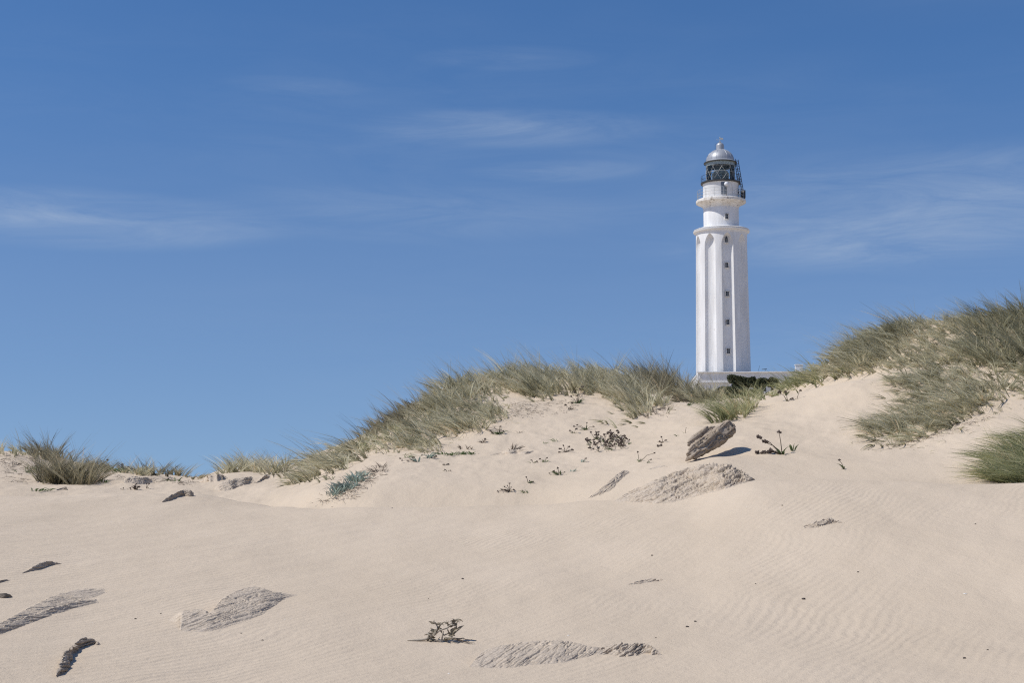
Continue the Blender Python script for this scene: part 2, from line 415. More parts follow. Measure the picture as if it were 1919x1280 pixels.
M['conc'] = mk_plain('grey_concrete', (.36, .35, .33), .9, 0, .2, 3, .02)
M['glass'] = mk_glass()

# ------------------------------------------------------------------ ground
def build_ground():
    na, nr = GX.shape
    V = np.stack([GX.ravel(), GY.ravel(), GZ.ravel()+EYE], 1)
    i = np.arange(na)[:, None]; j = np.arange(nr-1)[None, :]
    i2 = (i+1) % na
    a = i*nr+j; b = i*nr+j+1; c = i2*nr+j+1; d = i2*nr+j
    Fq = np.stack([a, d, c, b], -1).reshape(-1, 4)[:, ::-1]
    o = mesh_obj('ground', V, Fq, M['sand'])
    # close the little hole under the camera
    bm = bmesh.new(); bm.from_mesh(o.data); bm.verts.ensure_lookup_table()
    ring = [bm.verts[k*nr] for k in range(na)]
    c = bm.verts.new((0, 0, float(np.mean([v.co.z for v in ring]))))
    for k in range(na):
        try: bm.faces.new((ring[k], c, ring[(k+1) % na])).smooth = True
        except ValueError: pass
    bmesh.ops.recalc_face_normals(bm, faces=bm.faces)
    bm.to_mesh(o.data); bm.free()
    if sum(p.normal.z for p in list(o.data.polygons)[:200]) < 0: o.data.flip_normals()
    tag(o, 'pale beige wind rippled dune sand', None, None, 'structure')
    return o
build_ground()

# ------------------------------------------------------------------ lighthouse
ptm = 1.0
def tower():
    T = np.array([TPOS[0], TPOS[1], 0.0])
    def Z(y): return ray(TX, y)[1]*TD + EYE
    depth = TPOS[1]*CP + (Z(600)-EYE)*SP
    S = depth/F                                    # metres per photo pixel at the tower
    cdir = -T/np.linalg.norm(T); e = np.array([math.cos(TAZ), -math.sin(TAZ), 0])
    zb = Z(745); root = empty('lighthouse', (T[0], T[1], zb), 'tall white ribbed lighthouse with grey domed lantern rising behind the grassy dune', 'lighthouse')
    def P(phi, rad, z):
        p = T + rad*(cdir*math.cos(phi)+e*math.sin(phi)); return np.array([p[0], p[1], z])
    def part(mb, name, m, smooth=False, parent=None):
        o = mesh_obj(name, np.array(mb.v) - np.array([T[0], T[1], zb]), mb.f, M[m], parent or root, smooth)
        return o
    def lat(name, prof, m, smooth=True, n=96, parent=None):
        mb = MB(); mb.lathe((T[0], T[1], 0), prof, n); o = part(mb, name, m, smooth, parent)
        if smooth:
            o.data.polygons.foreach_set('use_smooth', [True]*len(o.data.polygons))
            md = o.modifiers.new('split', 'EDGE_SPLIT'); md.split_angle = R(38)
        return o
    # ribbed shaft: nine round-backed niches under pointed arches
    nth = 1080
    z0, z1 = zb-1.0, Z(439)
    zs = np.concatenate([np.linspace(z0, Z(470), 40)[:-1], np.linspace(Z(470), z1, 110)])
    th = np.linspace(-math.pi, math.pi, nth, endpoint=False)
    TH, ZZ = np.meshgrid(th, zs, indexing='ij')
    rb, rt = 51.0*S, 47.6*S
    k = np.clip((ZZ-Z(703))/(Z(439)-Z(703)), 0, 1); Ro = rb+(rt-rb)*k
    step = math.tau/9; d = (TH - R(13) + step/2) % step - step/2
    zsp, zap = Z(466), Z(443.5)
    q = np.clip((ZZ-zsp)/(zap-zsp), 0, 1)
    w = R(13.2)*np.clip(1-q**2.0, 0, 1)**.75 + 1e-4
    ins = np.clip(1-(d/w)**2, 0, 1)
    dep = 9.0*S*np.sqrt(ins)*np.where(q < 1, 1, 0)*np.clip(w/R(13.2)*1.6, 0, 1)
    # a panel line: the foot of each niche dies into the plinth
    Rr = Ro-dep
    Cx = T[0]+Rr*(cdir[0]*np.cos(TH)+e[0]*np.sin(TH)); Cy = T[1]+Rr*(cdir[1]*np.cos(TH)+e[1]*np.sin(TH))
    V = np.stack([Cx.ravel()-T[0], Cy.ravel()-T[1], ZZ.ravel()-zb], 1)
    nz = len(zs); i = np.arange(nth)[:, None]; j = np.arange(nz-1)[None, :]; i2 = (i+1) % nth
    Fq = np.stack([i*nz+j, i2*nz+j, i2*nz+j+1, i*nz+j+1], -1).reshape(-1, 4)
    sh = mesh_obj('shaft', V, Fq, M['paint'], root, True)
    md = sh.modifiers.new('split', 'EDGE_SPLIT'); md.split_angle = R(28)
    # cornice that closes the shaft
    lat('cornice', [(rt-.35, Z(441)), (rt+.03, Z(441)), (rt+.10, Z(438)), (rt+.34, Z(436.5)), (rt+.40, Z(434.5)), (rt+.20, Z(433.5)), (rt+.55*.6, Z(432)), (rt+.06, Z(430.6)), (33*S, Z(427.5)), (32*S, Z(426))], 'paint')
    # watch room drum, flared gallery, service drum
    lat('drum', [(33*S, Z(429.5)), (33*S, Z(391)), (32.6*S, Z(390)), (32.6*S, Z(386))], 'paint')
    lat('gallery', [(32.8*S, Z(393)), (33.4*S, Z(390)), (35.5*S, Z(386.5)), (40*S, Z(383.8)), (44.5*S, Z(382)), (46.6*S, Z(380.8)), (46.8*S, Z(376.8)), (45.6*S, Z(375.6)), (34*S, Z(374.5)), (32*S, Z(374.5))], 'worn')
    lat('service_room', [(33.2*S, Z(376)), (33.2*S, Z(348)), (33.8*S, Z(346.5)), (33.8*S, Z(344.8)), (32*S, Z(344.0))], 'paint')
    lat('lantern_gallery', [(33*S, Z(345.2)), (37*S, Z(345.2)), (37.5*S, Z(344.4)), (37.5*S, Z(342.6)), (20*S, Z(342.2))], 'iron')
    # windows up the niche that faces us
    def window(y, phi, hw, hh, rad, arched=False):
        z = Z(y); n = cdir*math.cos(phi)+e*math.sin(phi); t = -cdir*math.sin(phi)+e*math.cos(phi); up = np.array([0, 0, 1.])
        c = P(phi, rad, z)
        f = MB(); b = .10
        for s in (-1, 1): f.box(c+t*s*(hw+b/2)-n*.1, t*b/2, n*.22, up*(hh+b))
        f.box(c+up*(hh+b/2)-n*.1, t*hw, n*.22, up*b/2)
        f.box(c-up*(hh+b/2)-n*.08, t*hw, n*.26, up*b/2)
        fo = part(f, 'window', 'worn')
        p = MB(); p.box(c+n*.03, t*hw, n*.03, up*hh)
        if arched: p.add([c+n*.15+t*(-hw)+up*hh, c+n*.15+t*hw+up*hh, c+n*.15+up*(hh+.42)], [(0, 1, 2)])
        part(p, 'pane', 'dark', False, fo)
        g = MB(); g.box(c+n*.07, t*.018, n*.012, up*hh); g.box(c+n*.07, t*hw, n*.012, up*.018)
        part(g, 'glazing_bar', 'lattice', False, fo)
        return fo
    for y in (503, 556, 608.5, 662): 
        kk = (Z(y)-Z(703))/(Z(439)-Z(703)); rr = rb+(rt-rb)*kk
        window(y, R(12.5), .21, .33, rr-9*S+.06)
    window(457.5, R(12.5), .20, .26, rt-9*S+.10, True)
    window(411.5, R(17.5), .20, .34, 33*S+.02)
    # service door on the gallery
    def door():
        phi = R(9); n = cdir*math.cos(phi)+e*math.sin(phi); t = -cdir*math.sin(phi)+e*math.cos(phi); up = np.array([0, 0, 1.])
        c = P(phi, 33.2*S+.02, (Z(347.5)+Z(370))/2); hh = (Z(347.5)-Z(370))/2
        f = MB(); f.box(c, t*.33, n*.05, up*hh); d = part(f, 'door', 'doorgrey')
        h = MB(); h.box(c+t*.25+n*.08, t*.02, n*.03, up*.09); part(h, 'handle', 'iron', False, d)
    door()
    # round white lamp housing by the door
    c = P(R(17), 36.5*S, Z(352)); mb = MB()
    mb.lathe(c, [(.001, -.32)]+[(.32*math.cos(a), .32*math.sin(a)) for a in np.linspace(-1.4, 1.4, 14)]+[(.001, .32)], 24)
    lo = part(mb, 'floodlight', 'whiteball', True)
    mb = MB(); mb.tube([c+np.array([0, 0, -.3]), P(R(17), 36.5*S, Z(374.4))], .035); part(mb, 'bracket', 'iron', False, lo)
    # railings
    def railing(name, rad, ya, yb, levels, nposts, m, pr=.03):
        mb = MB(); zlo, zhi = Z(ya), Z(yb)
        for l in levels:
            z = zlo+(zhi-zlo)*l
            mb.tube([P(a, rad, z) for a in np.linspace(0, math.tau, 73)], pr, 5, False)
        for k2 in range(nposts):
            a = math.tau*(k2+.3)/nposts; mb.tube([P(a, rad, zlo-.1), P(a, rad, zhi+.03)], pr*1.25, 5)
        return part(mb, name, m)
    railing('gallery_railing', 44.2*S, 374.6, 358.5, (.30, .62, 1), 16, 'lattice', .022)
    railing('lantern_railing', 36.6*S, 343, 331, (.5, 1), 14, 'iron', .022)
    # lantern: base ring, diagonal astragals, glass, lens
    mb = MB(); rl = 27.2*S; za, zc = Z(342.8), Z(307)
    ns = 10
    for k2 in range(ns):
        a = math.tau*k2/ns+.1
        for sgn in (-1, 1):
            mb.tube([P(a+sgn*s*1.35*math.tau/ns, rl, za+(zc-za)*s) for s in np.linspace(0, 1, 9)], .024, 5)
    mb.tube([P(a, rl, za+.1) for a in np.linspace(0, math.tau, 65)], .09, 6, False)
    mb.tube([P(a, rl, (za+zc)/2) for a in np.linspace(0, math.tau, 65)], .025, 6, False)
    part(mb, 'astragal', 'lattice')
    mb = MB(); mb.lathe((T[0], T[1], 0), [(rl-.05, za), (rl-.05, zc)], 64); part(mb, 'lantern_glass', 'glass', True)
    zl0, zl1 = Z(342), Z(312)
    lens = [(.40*rl, 0), (.54*rl, .06)]
    for s in np.linspace(.08, .92, 30):
        base = .58*rl*(1-(2*s-.86)**2*.75) if s > .4 else .56*rl
        lens.append((base*(1+.035*(-1)**int(s*38)), s))
    lens.append((.12*rl, 1.0)); lens.append((.001, 1.0))
    mb = MB(); mb.lathe((T[0], T[1], 0), [(r_, zl0+(zl1-zl0)*s) for r_, s in lens], 48); part(mb, 'lens', 'lens')
    # solid blind frieze on top of the glass, dome, cupola, vane
    lat('lantern_frieze', [(rl+.02, Z(312.5)), (rl+.05, Z(304.5)), (rl-.12, Z(304.5)), (rl-.12, Z(312.5)), (rl+.02, Z(312.5))], 'lens', False)
    rd = 26.2*S
    dome = [(30.8*S, Z(306.2)), (31*S, Z(305.2)), (28.5*S, Z(303)), (rd, Z(301.5))]
    hd = Z(279.5)-Z(301.5)
    dome += [(rd*math.cos(a), Z(301.5)+hd*math.sin(a)) for a in np.linspace(.06, 1.30, 18)]
    dm = lat('dome', dome, 'zinc')
    mb = MB()
    for k2 in range(16):
        a = math.tau*k2/16+.12
        mb.tube([P(a, rd*math.cos(q2)+.01, Z(301.5)+hd*math.sin(q2)) for q2 in np.linspace(.03, 1.28, 10)], .022, 4)
    part(mb, 'seam', 'zinc', False, dm)
    mb = MB(); mb.lathe((T[0], T[1], 0), [(30.9*S, Z(306.6)), (31.3*S, Z(306.2)), (31.3*S, Z(305)), (30.6*S, Z(304.6))], 64); part(mb, 'eave', 'iron', False, dm)
    rc = 7.4*S; hc = Z(266.5)-Z(273)
    cup = [(rc*1.12, Z(282)), (rc*1.08, Z(280.4)), (rc, Z(280)), (rc, Z(273))]+[(rc*math.cos(a), Z(273)+hc*math.sin(a)) for a in np.linspace(.1, 1.5, 10)]+[(.12, Z(265.5)), (.14, Z(264.6)), (.03, Z(264))]
    lat('cupola', cup, 'zinc', True, 40)
    mb = MB(); zt = Z(264.5)
    mb.tube([(T[0], T[1], zt-.2), (T[0], T[1], Z(256))], .03)
    for s in (-1, 1):
        mb.tube([(T[0], T[1], Z(261)), tuple(P(s*1.57, .42, Z(261)))], .022)
        mb.lathe(P(s*1.57, .42, Z(261)), [(.001, -.08), (.08, 0), (.001, .08)], 8)
    mb.lathe((T[0], T[1], Z(257.5)), [(.001, -.12), (.12, 0), (.001, .12)], 10)
    mb.box(P(1.1, .25, Z(259.5)), e*.22, cdir*.01, np.array([0, 0, .10]))
    part(mb, 'weather_vane', 'lattice')
    mb = MB(); mb.tube([P(-1.45, rc*1.25, Z(281)), P(-1.45, rc*1.25, Z(270)), P(-1.45, .15, Z(265))], .02)
    mb.tube([P(-1.45, rc*1.25, Z(281)), P(-1.45, rd*.9, Z(291)), P(-1.45, rd*1.05, Z(302))], .02); part(mb, 'lightning_wire', 'iron')
    # lattice mast leaning against the lantern on the right
    mb = MB()
    rad0, rad1 = 43*S, 34*S
    base = [P(R(76), rad0, Z(373)), P(R(90), rad0+.1, Z(373)), P(R(84), rad0-.6, Z(373))]
    topp = [P(R(74), 29.5*S, Z(300)), P(R(92), 33.5*S, Z(299.5)), P(R(84), 27.5*S, Z(302))]
    for p0, p1 in zip(base, topp): mb.tube([p0, p1], .05, 5)
    nr_ = 15
    for k2 in range(nr_):
        s = (k2+.5)/nr_
        q_ = [p0+(p1-p0)*s for p0, p1 in zip(base, topp)]; q2_ = [p0+(p1-p0)*(s+1/nr_) for p0, p1 in zip(base, topp)]
        for a_, b_ in ((0, 1), (1, 2), (2, 0)):
            mb.tube([q_[a_], q_[b_]], .022, 4)
            if k2 % 2 == 0 and k2 < nr_-1: mb.tube([q_[a_], q2_[b_]], .016, 4)
    lad = part(mb, 'ladder', 'iron')
    mb = MB(); mb.box(P(R(80), 42*S, Z(366)), e*.35, cdir*.3, np.array([0, 0, .5])); mb.tube([P(R(88), 44*S, Z(374)), P(R(88), 44*S, Z(360))], .12, 8)
    part(mb, 'winch', 'iron', False, lad)
    mb = MB(); cc = P(R(72), 43*S, Z(361.5))
    mb.lathe(cc, [(.001, -.22)]+[(.22*math.cos(a), .22*math.sin(a)) for a in np.linspace(-1.4, 1.4, 10)]+[(.001, .22)], 16); part(mb, 'lamp', 'lattice', True, lad)
    # dark vent in the upper drum shadow: small pipe
    # --- keeper's building
    phn = R(5); n = cdir*math.cos(phn)+e*math.sin(phn); t = -cdir*math.sin(phn)+e*math.cos(phn); up = np.array([0, 0, 1.])
    corner = T + cdir*5.2 + e*(1308.5-1356)*S*.975
    L, W = 19.0, 15.0
    ztop, zsl = Z(703.5), Z(722)
    ctr = corner + t*L/2 - n*W/2
    b = empty('keepers_house', (ctr[0], ctr[1], zb-2), 'low flat roofed white building around the foot of the lighthouse', 'building')
    def bp(mb, name, m): return mesh_obj(name, np.array(mb.v)-np.array(b.location), mb.f, M[m], b, False)
    mb = MB(); mb.box(ctr+up*(zb-2+zsl-.02)/2, t*(L/2-.35), n*(W/2-.35), up*((zsl-.02-zb+2)/2)); bp(mb, 'wall', 'paint')
    mb = MB()
    for (cx_, hx, hy) in ((corner+t*L/2-n*.15, L/2, .15), (corner+t*L/2-n*(W-.15), L/2, .15)):
        mb.box(cx_+up*(ztop+zsl)/2, t*hx, n*hy, up*(ztop-zsl)/2)
    for s in (0, 1):
        mb.box(corner+t*(.15+(L-.3)*s)-n*W/2+up*(ztop+zsl)/2, t*.15, n*(W/2-.3), up*(ztop-zsl)/2)
    mb.box(corner+t*L/2+n*.03+up*(ztop+.06), t*(L/2+.08), n*.25, up*.06)
    bp(mb, 'parapet', 'paint')
    mb = MB(); mb.box(ctr+up*(zsl+.15), t*(L/2-.31), n*(W/2-.31), up*.15); bp(mb, 'roof', 'conc')
    ch = corner + t*((1494-1308)*S) - n*2; mb = MB(); mb.box(ch+up*(ztop+.35), t*.5, n*.4, up*.75); mb.box(ch+up*(ztop+1.16), t*.56, n*.46, up*.06); bp(mb, 'chimney', 'paint')
    for i2_ in (1385, 1425, 1455):
        c_ = corner + t*((i2_-1308)*S)-n*.33+up*Z(734); mb = MB(); mb.box(c_, t*.45, n*.04, up*.5); bp(mb, 'window', 'dark')
    # thin roof aerial
    a0 = corner + t*((1431-1308)*S) - n*1.0; mb = MB(); mb.tube([a0+up*(zsl+.3), a0+up*(ztop+.55)], .03)
    mb.tube([a0+up*(ztop+.5)-t*.45, a0+up*(ztop+.55)+t*.25], .045)
    mb.tube([a0+up*(ztop+.3)-t*.9, a0+up*(ztop+1.0)-t*.75], .02)
    o = mesh_obj('aerial', np.array(mb.v)-a0, mb.f, M['iron']); o.location = a0
    tag(o, 'thin dark aerial on the flat roof right of the lighthouse', 'aerial')
    # low balustrade
    f0 = T+cdir*22; 
    mb = MB(); zf0, zf1 = Z(745)-.2, 0
    p0 = air(1395, 735, 172); p1 = air(1452, 734, 174); d_ = (p1-p0); Ln = np.linalg.norm(d_[:2]); d_ = np.array([d_[0], d_[1], 0])/Ln; nn = np.array([-d_[1], d_[0], 0])
    mb.box(p0+d_*Ln/2, d_*Ln/2, nn*.09, up*.06)
    mb.box(p0+d_*Ln/2-up*.95, d_*Ln/2, nn*.10, up*.07)
    for k2 in range(18): mb.box(p0+d_*(Ln*(k2+.5)/18)-up*.47, d_*.05, nn*.05, up*.41)
    for k2 in range(4): mb.box(p0+d_*(Ln*k2/3)-up*.9, d_*.13, nn*.13, up*1.0)
    o = mesh_obj('balustrade', np.array(mb.v)-p0, mb.f, M['conc']); o.location = p0
    tag(o, 'low grey balustrade in front of the white building beneath the dark bushes', 'fence')
    return S
SM = tower()

# ------------------------------------------------------------------ grass
WIND = np.array([-1.0, -.15, 0.0])
def blades(roots, out, L, wd, lean, windk, droop, seg=4, g=None, lock=7):
    """roots (n,3), out (n,2) outward offset -> ribbons; neighbours share a lock's bearing"""
    g = g or rng; n = len(roots)
    nl = max(1, n//lock); li = (np.arange(n)*nl)//n
    def lk(f, j): return f(nl)[li]*(1-j)+f(n)*j
    az = lk(lambda m: g.random(m)*math.tau, 0)+g.normal(size=n)*.35
    d = np.zeros((n, 3)); d[:, 2] = 1
    k = lean*(.35+1.0*lk(g.random, .25))
    d[:, 0] += np.cos(az)*k*.8 + out[:, 0]*lean*.8; d[:, 1] += np.sin(az)*k*.8 + out[:, 1]*lean*.8
    wa = random.gauss(0, .55); WIND = np.array([-math.cos(wa), -math.sin(wa)-.1, 0]); windk = windk*random.uniform(.45, 1.45)
    d += WIND*(windk*(.25+.8*lk(g.random, .3)))[:, None]
    d /= np.linalg.norm(d, axis=1)[:, None]
    hd = d.copy(); hd[:, 2] = 0; hd /= np.linalg.norm(hd, axis=1)[:, None]+1e-6
    bend = hd*(.15+.35*lk(g.random, .4))[:, None] + WIND*(windk*.35*lk(g.random, .4))[:, None]
    bend[:, 2] -= droop*(.2+1.3*lk(g.random, .4))
    side = np.cross(d, g.normal(size=(n, 3))); side /= np.linalg.norm(side, axis=1)[:, None]+1e-9
    V = np.zeros((n, seg+1, 2, 3))
    for s in range(seg+1):
        q = s/seg
        p = roots + L[:, None]*(d*q + bend*q*q)
        w = wd*(1-.85*q**1.5)/2
        V[:, s, 0] = p - side*w[:, None]; V[:, s, 1] = p + side*w[:, None]
    b = (np.arange(n)*(seg+1)*2)[:, None]; s = np.arange(seg)[None, :]*2
    Fq = np.stack([b+s, b+s+1, b+s+3, b+s+2], -1).reshape(-1, 4)
    global TONE
    TONE = np.repeat(np.clip(g.random(nl)[li]+random.gauss(0, .22), 0, 1), (seg+1)*2)
    return V.reshape(-1, 3), Fq
def set_tone(o, t):
    at = o.data.attributes.new('tone', 'FLOAT', 'POINT'); at.data.foreach_set('value', np.asarray(t, dtype=np.float32))
class Grass:
    def __init__(s): s.V = []; s.F = []; s.T = []; s.n = 0
    def add(s, V, Fq): s.T.append(TONE); s.V.append(V); s.F.append(Fq+s.n); s.n += len(V)
    def tuft(s, c, rad, n, L, lean=.5, wind=.5, droop=.25, w=.008):
        nl = max(1, n//9); li = (np.arange(n)*nl)//n
        a = (rng.random(nl)*math.tau)[li]; q = np.sqrt(rng.random(nl))[li]
        out = np.stack([np.cos(a)*q, np.sin(a)*q], 1)+rng.normal(size=(n, 2))*.05
        x = c[0]+out[:, 0]*rad; y = c[1]+out[:, 1]*rad
        # local plane of the sand
        z0 = gz(c[0], c[1]); sx = (gz(c[0]+.3, c[1])-gz(c[0]-.3, c[1]))/.6; sy = (gz(c[0], c[1]+.3)-gz(c[0], c[1]-.3))/.6
        z = z0 + sx*(x-c[0]) + sy*(y-c[1]) - .02
        Ls = L*(.35+.75*rng.random(nl)[li])*(.8+.3*rng.random(n))
        s.add(*blades(np.stack([x, y, z], 1), out, Ls, w*(.5+.7*rng.random(n)+1.3*(rng.random(n) < .18)), lean, wind, droop))
    def litter(s, c, rad, n, L, w=.008):
        x = c[0]+rng.normal(size=n)*rad; y = c[1]+rng.normal(size=n)*rad
        z = np.array([gz(a, b) for a, b in zip(x, y)])+.005
        o = rng.normal(size=(n, 2))*3
        s.add(*blades(np.stack([x, y, z], 1), o, L*(.3+rng.random(n)), np.full(n, w), 1.0, .2, .5, 3))
    def build(s, name, m, label, cat='grass', kind=None, group=None, parent=None, origin=None):
        V = np.concatenate(s.V); Fq = np.concatenate(s.F)
        org = origin if origin is not None else V.mean(0)*[1, 1, 0]+[0, 0, V[:, 2].min()]
        o = mesh_obj(name, V, Fq, M[m], None, True, org); set_tone(o, np.concatenate(s.T))
        if parent is not None: o.parent = parent; o.location = np.array(org)-np.array(parent.location)
        elif label: tag(o, label, cat, group, kind)
        return o
def inpoly(x, y, P_):
    c = False; j = len(P_)-1
    for i in range(len(P_)):
        xi, yi = P_[i]; xj, yj = P_[j]
        if (yi > y) != (yj > y) and x < (xj-xi)*(y-yi)/(yj-yi)+xi: c = not c
        j = i
    return c
def samp(P_, n):
    xs = [p[0] for p in P_]; ys = [p[1] for p in P_]; o = []
    while len(o) < n:
        x = random.uniform(min(xs), max(xs)); y = random.uniform(min(ys), max(ys))
        if inpoly(x, y, P_): o.append((x, y))
    return o
def patch(poly, n, nb, L, m, label, lean=.5, wind=.5, droop=.25, rad=.35, stalks=.05, push=1.0, w=.0105, clump=True, litter=0, gapseed=None, name='marram_grass', kind='stuff'):
    G = Grass(); pts = samp(poly, int(n*1.5)); rad *= 1.15; w *= 1.55
    gs = 1.7 if gapseed is None else gapseed; th_ = -.27 if gapseed is None else -.08
    for (x, y) in pts:
        if float(fbm(np.array(x/24.0+gs), np.array(y/13.0), 2)) < th_: continue
        x += random.gauss(0, 4); y += random.gauss(0, 2.0)
        c, r = hit(x, y, random.random()*push)
        k = random.uniform(.5, 1.3)
        G.tuft(c, rad*random.uniform(.5, 1.3), int(nb*.26*random.uniform(.3, 1.5)), L*k, lean*random.uniform(.7, 1.3), wind*random.uniform(.6, 1.3), droop, w)
        if stalks: G.tuft(c, rad*.6, max(1, int(nb*stalks)), L*1.5*k, lean*.5, wind*.9, droop*.3, w*.55)
        if litter: G.litter(c, rad*1.2, litter, .25, .009)
    return G.build(name, m, label, 'grass', kind)

patch([(556,914),(620,900),(672,872),(700,852),(655,838),(606,860),(560,893)], 60, 120, .62, 'grass', 'long dry marram grass draping down the left toe of the main dune', .5, 1.1, .55, .35, .03)
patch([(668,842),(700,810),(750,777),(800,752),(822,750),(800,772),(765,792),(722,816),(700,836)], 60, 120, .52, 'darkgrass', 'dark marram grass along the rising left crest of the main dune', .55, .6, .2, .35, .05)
patch([(690,838),(740,806),(800,778),(812,800),(770,812),(740,832),(700,846)], 18, 60, .42, 'straw', 'thin straw coloured grass on the bare sand spur below the left crest', .6, .8, .4, .3, .0)
patch([(800,752),(850,726),(900,716),(960,706),(1004,703),(1006,738),(960,742),(900,748),(850,760),(815,778)], 120, 130, .66, 'grass', 'dense pale marram grass on the middle crest of the main dune', .55, .6, .25, .4, .06)
patch([(740,852),(790,856),(822,838),(860,825),(905,812),(942,792),(930,772),(880,768),(830,778),(780,808)], 105, 130, .60, 'grass', 'thick grey green grass tongue hanging down the dune face left of centre', .5, .9, .4, .38, .03, 1.0, .0085, True, 4)
patch([(985,722),(1000,704),(1050,702),(1095,704),(1100,742),(1060,746),(1020,754),(985,745)], 70, 140, .72, 'grass', 'pale upright marram grass on the crest left of the tall clump', .5, .55, .25, .4, .08)
patch([(1095,704),(1200,709),(1225,712),(1225,735),(1240,752),(1232,782),(1200,792),(1170,775),(1150,750),(1100,744)], 115, 150, .72, 'grass', 'tall bright marram clump spilling down the crest left of the lighthouse', .55, .5, .3, .4, .06)
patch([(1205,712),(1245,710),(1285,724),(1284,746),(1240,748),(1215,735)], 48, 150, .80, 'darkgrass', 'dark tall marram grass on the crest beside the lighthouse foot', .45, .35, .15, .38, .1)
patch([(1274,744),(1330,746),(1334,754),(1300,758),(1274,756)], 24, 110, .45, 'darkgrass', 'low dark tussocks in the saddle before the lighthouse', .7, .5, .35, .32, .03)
patch([(1120,800),(1210,790),(1212,800),(1140,808)], 9, 70, .40, 'straw', 'wispy dry grass lying flat beneath the tall bright clump', .6, 1.6, .6, .25, .0)
patch([(1434,742),(1480,734),(1486,740),(1440,752)], 8, 45, .34, 'greengrass', 'sparse grass wisps on the sand lip right of the lighthouse', .6, .6, .3, .3, .0)
patch([(1440,740),(1480,722),(1520,712),(1556,700),(1640,698),(1600,706),(1520,724),(1480,734)], 60, 110, .50, 'greengrass', 'green tinged grass behind the smooth sand ridge', .6, .7, .35, .4, .03, 3)
patch([(1520,712),(1560,690),(1600,656),(1650,630),(1704,612),(1690,640),(1640,662),(1640,690),(1600,706)], 150, 130, .60, 'grass', 'grey green marram grass covering the left shoulder of the right dune', .55, .95, .4, .38, .05, 1.2)
patch([(1640,660),(1700,614),(1760,602),(1820,602),(1830,690),(1760,692),(1700,698),(1640,696)], 170, 90, .62, 'grass', 'thin straw grass with bare sand between on top of the right dune', .6, 1.0, .45, .36, .06, .8, .010, True, 2)
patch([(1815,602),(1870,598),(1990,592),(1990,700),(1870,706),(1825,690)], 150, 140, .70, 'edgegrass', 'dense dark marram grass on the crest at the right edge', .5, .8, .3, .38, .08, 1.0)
patch([(1695,716),(1760,692),(1830,702),(1880,735),(1866,772),(1790,800),(1715,822),(1650,836),(1625,834),(1650,806),(1690,760)], 170, 130, .62, 'grass', 'broad windswept grass bank streaming down the middle of the right dune', .5, 1.35, .5, .38, .02, .6, .0085, True, 3)
patch([(1640,836),(1700,818),(1790,796),(1800,802),(1700,830),(1650,842)], 30, 60, .42, 'straw', 'trampled yellow grass fringe under the windswept bank', .7, 1.5, .6, .3, .0, .3, .008, True, 4)
patch([(1850,700),(1990,700),(1990,745),(1880,752)], 45, 80, .5, 'straw', 'short yellowish grass below the dark right edge grass', .6, 1.0, .5, .36, .02)
patch([(-60,842),(0,848),(75,850),(75,862),(-60,860)], 34, 55, .5, 'grass', 'sparse grass along the skyline at the far left', .5, .4, .2, .35, .12)
patch([(62,850),(100,850),(125,862),(70,866)], 22, 110, .6, 'darkgrass', 'dark green grass on the skyline behind the big left tussock', .5, .4, .2, .3, .12)
patch([(165,872),(290,885),(300,893),(170,884)], 42, 70, .40, 'darkgrass', 'low dark grass line between the two left sand humps', .6, .5, .3, .35, .1)

patch([(600,866),(700,812),(800,755),(900,718),(1000,706),(1100,706),(1240,712),(1280,730),(1230,760),(1100,742),(1000,742),(900,772),(830,800),(760,830),(660,868),(600,890)], 150, 60, .42, 'straw', 'thin dry stalks filling the gaps along the main dune crest', .7, .7, .35, .45, .05, .6)
patch([(1530,708),(1620,662),(1700,640),(1800,650),(1919,700),(1870,760),(1760,800),(1660,826),(1640,810),(1690,760),(1720,720),(1640,698)], 130, 55, .40, 'straw', 'thin dry stalks filling the gaps on the right dune', .7, 1.2, .45, .45, .03, .6)
patch([(1278,746),(1345,745),(1350,756),(1300,758)], 30, 120, .66, 'grass', 'grey green grass in the saddle hiding the foot of the white building', .5, .4, .3, .35, .08, 1.5)
patch([(1392,744),(1440,740),(1450,748),(1400,752)], 14, 80, .48, 'greengrass', 'green grass behind the fresh tussock under the white parapet', .5, .4, .3, .35, .08, 1.5)
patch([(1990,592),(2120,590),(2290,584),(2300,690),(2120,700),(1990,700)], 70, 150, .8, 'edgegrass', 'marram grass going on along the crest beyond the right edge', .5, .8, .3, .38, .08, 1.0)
# separate tussocks
def tussock(pts, nb, L, m, label, lean=.5, wind=.5, droop=.3, rad=.3, w=.0085, stalks=.05, push=0, group=None):
    w *= 1.4; nb = int(nb*.7)
    G = Grass()
    for (x, y) in pts:
        c, r = hit(x, y, push); G.tuft(c, rad, nb, L*random.uniform(.85, 1.1), lean, wind, droop, w)
        if stalks: G.tuft(c, rad*.5, int(nb*stalks)+1, L*1.45, lean*.5, wind*.8, droop*.3, w*.5)
    return G.build('grass_tussock', m, label, 'grass tussock', None, group)
TG = 'separate grass tussocks on the sand'
tussock([(88,904),(104,904),(120,906),(136,906),(150,908),(95,896),(120,896),(142,900),(160,907)], 280, .9, 'darkgrass', 'largest rounded grey green tussock on the far left sand', .65, -.1, .15, .33, .009, .05, 0, TG)
tussock([(262,889),(278,891),(245,887)], 150, .42, 'grass', 'small grey tussock at the right end of the low grass line', .7, -.4, .2, .3, .009, .1, 0, TG)
tussock([(303,884),(320,882),(338,888)], 110, .50, 'darkgrass', 'spiky little tussock on the small pointed sand hump', .7, -.2, .1, .25, .009, .1, 0, TG)
tussock([(352,895),(362,897),(368,899)], 70, .36, 'darkgrass', 'lowest tussock at the gap where the sky comes down', .7, -.3, .2, .25, .009, .1, 0, TG)
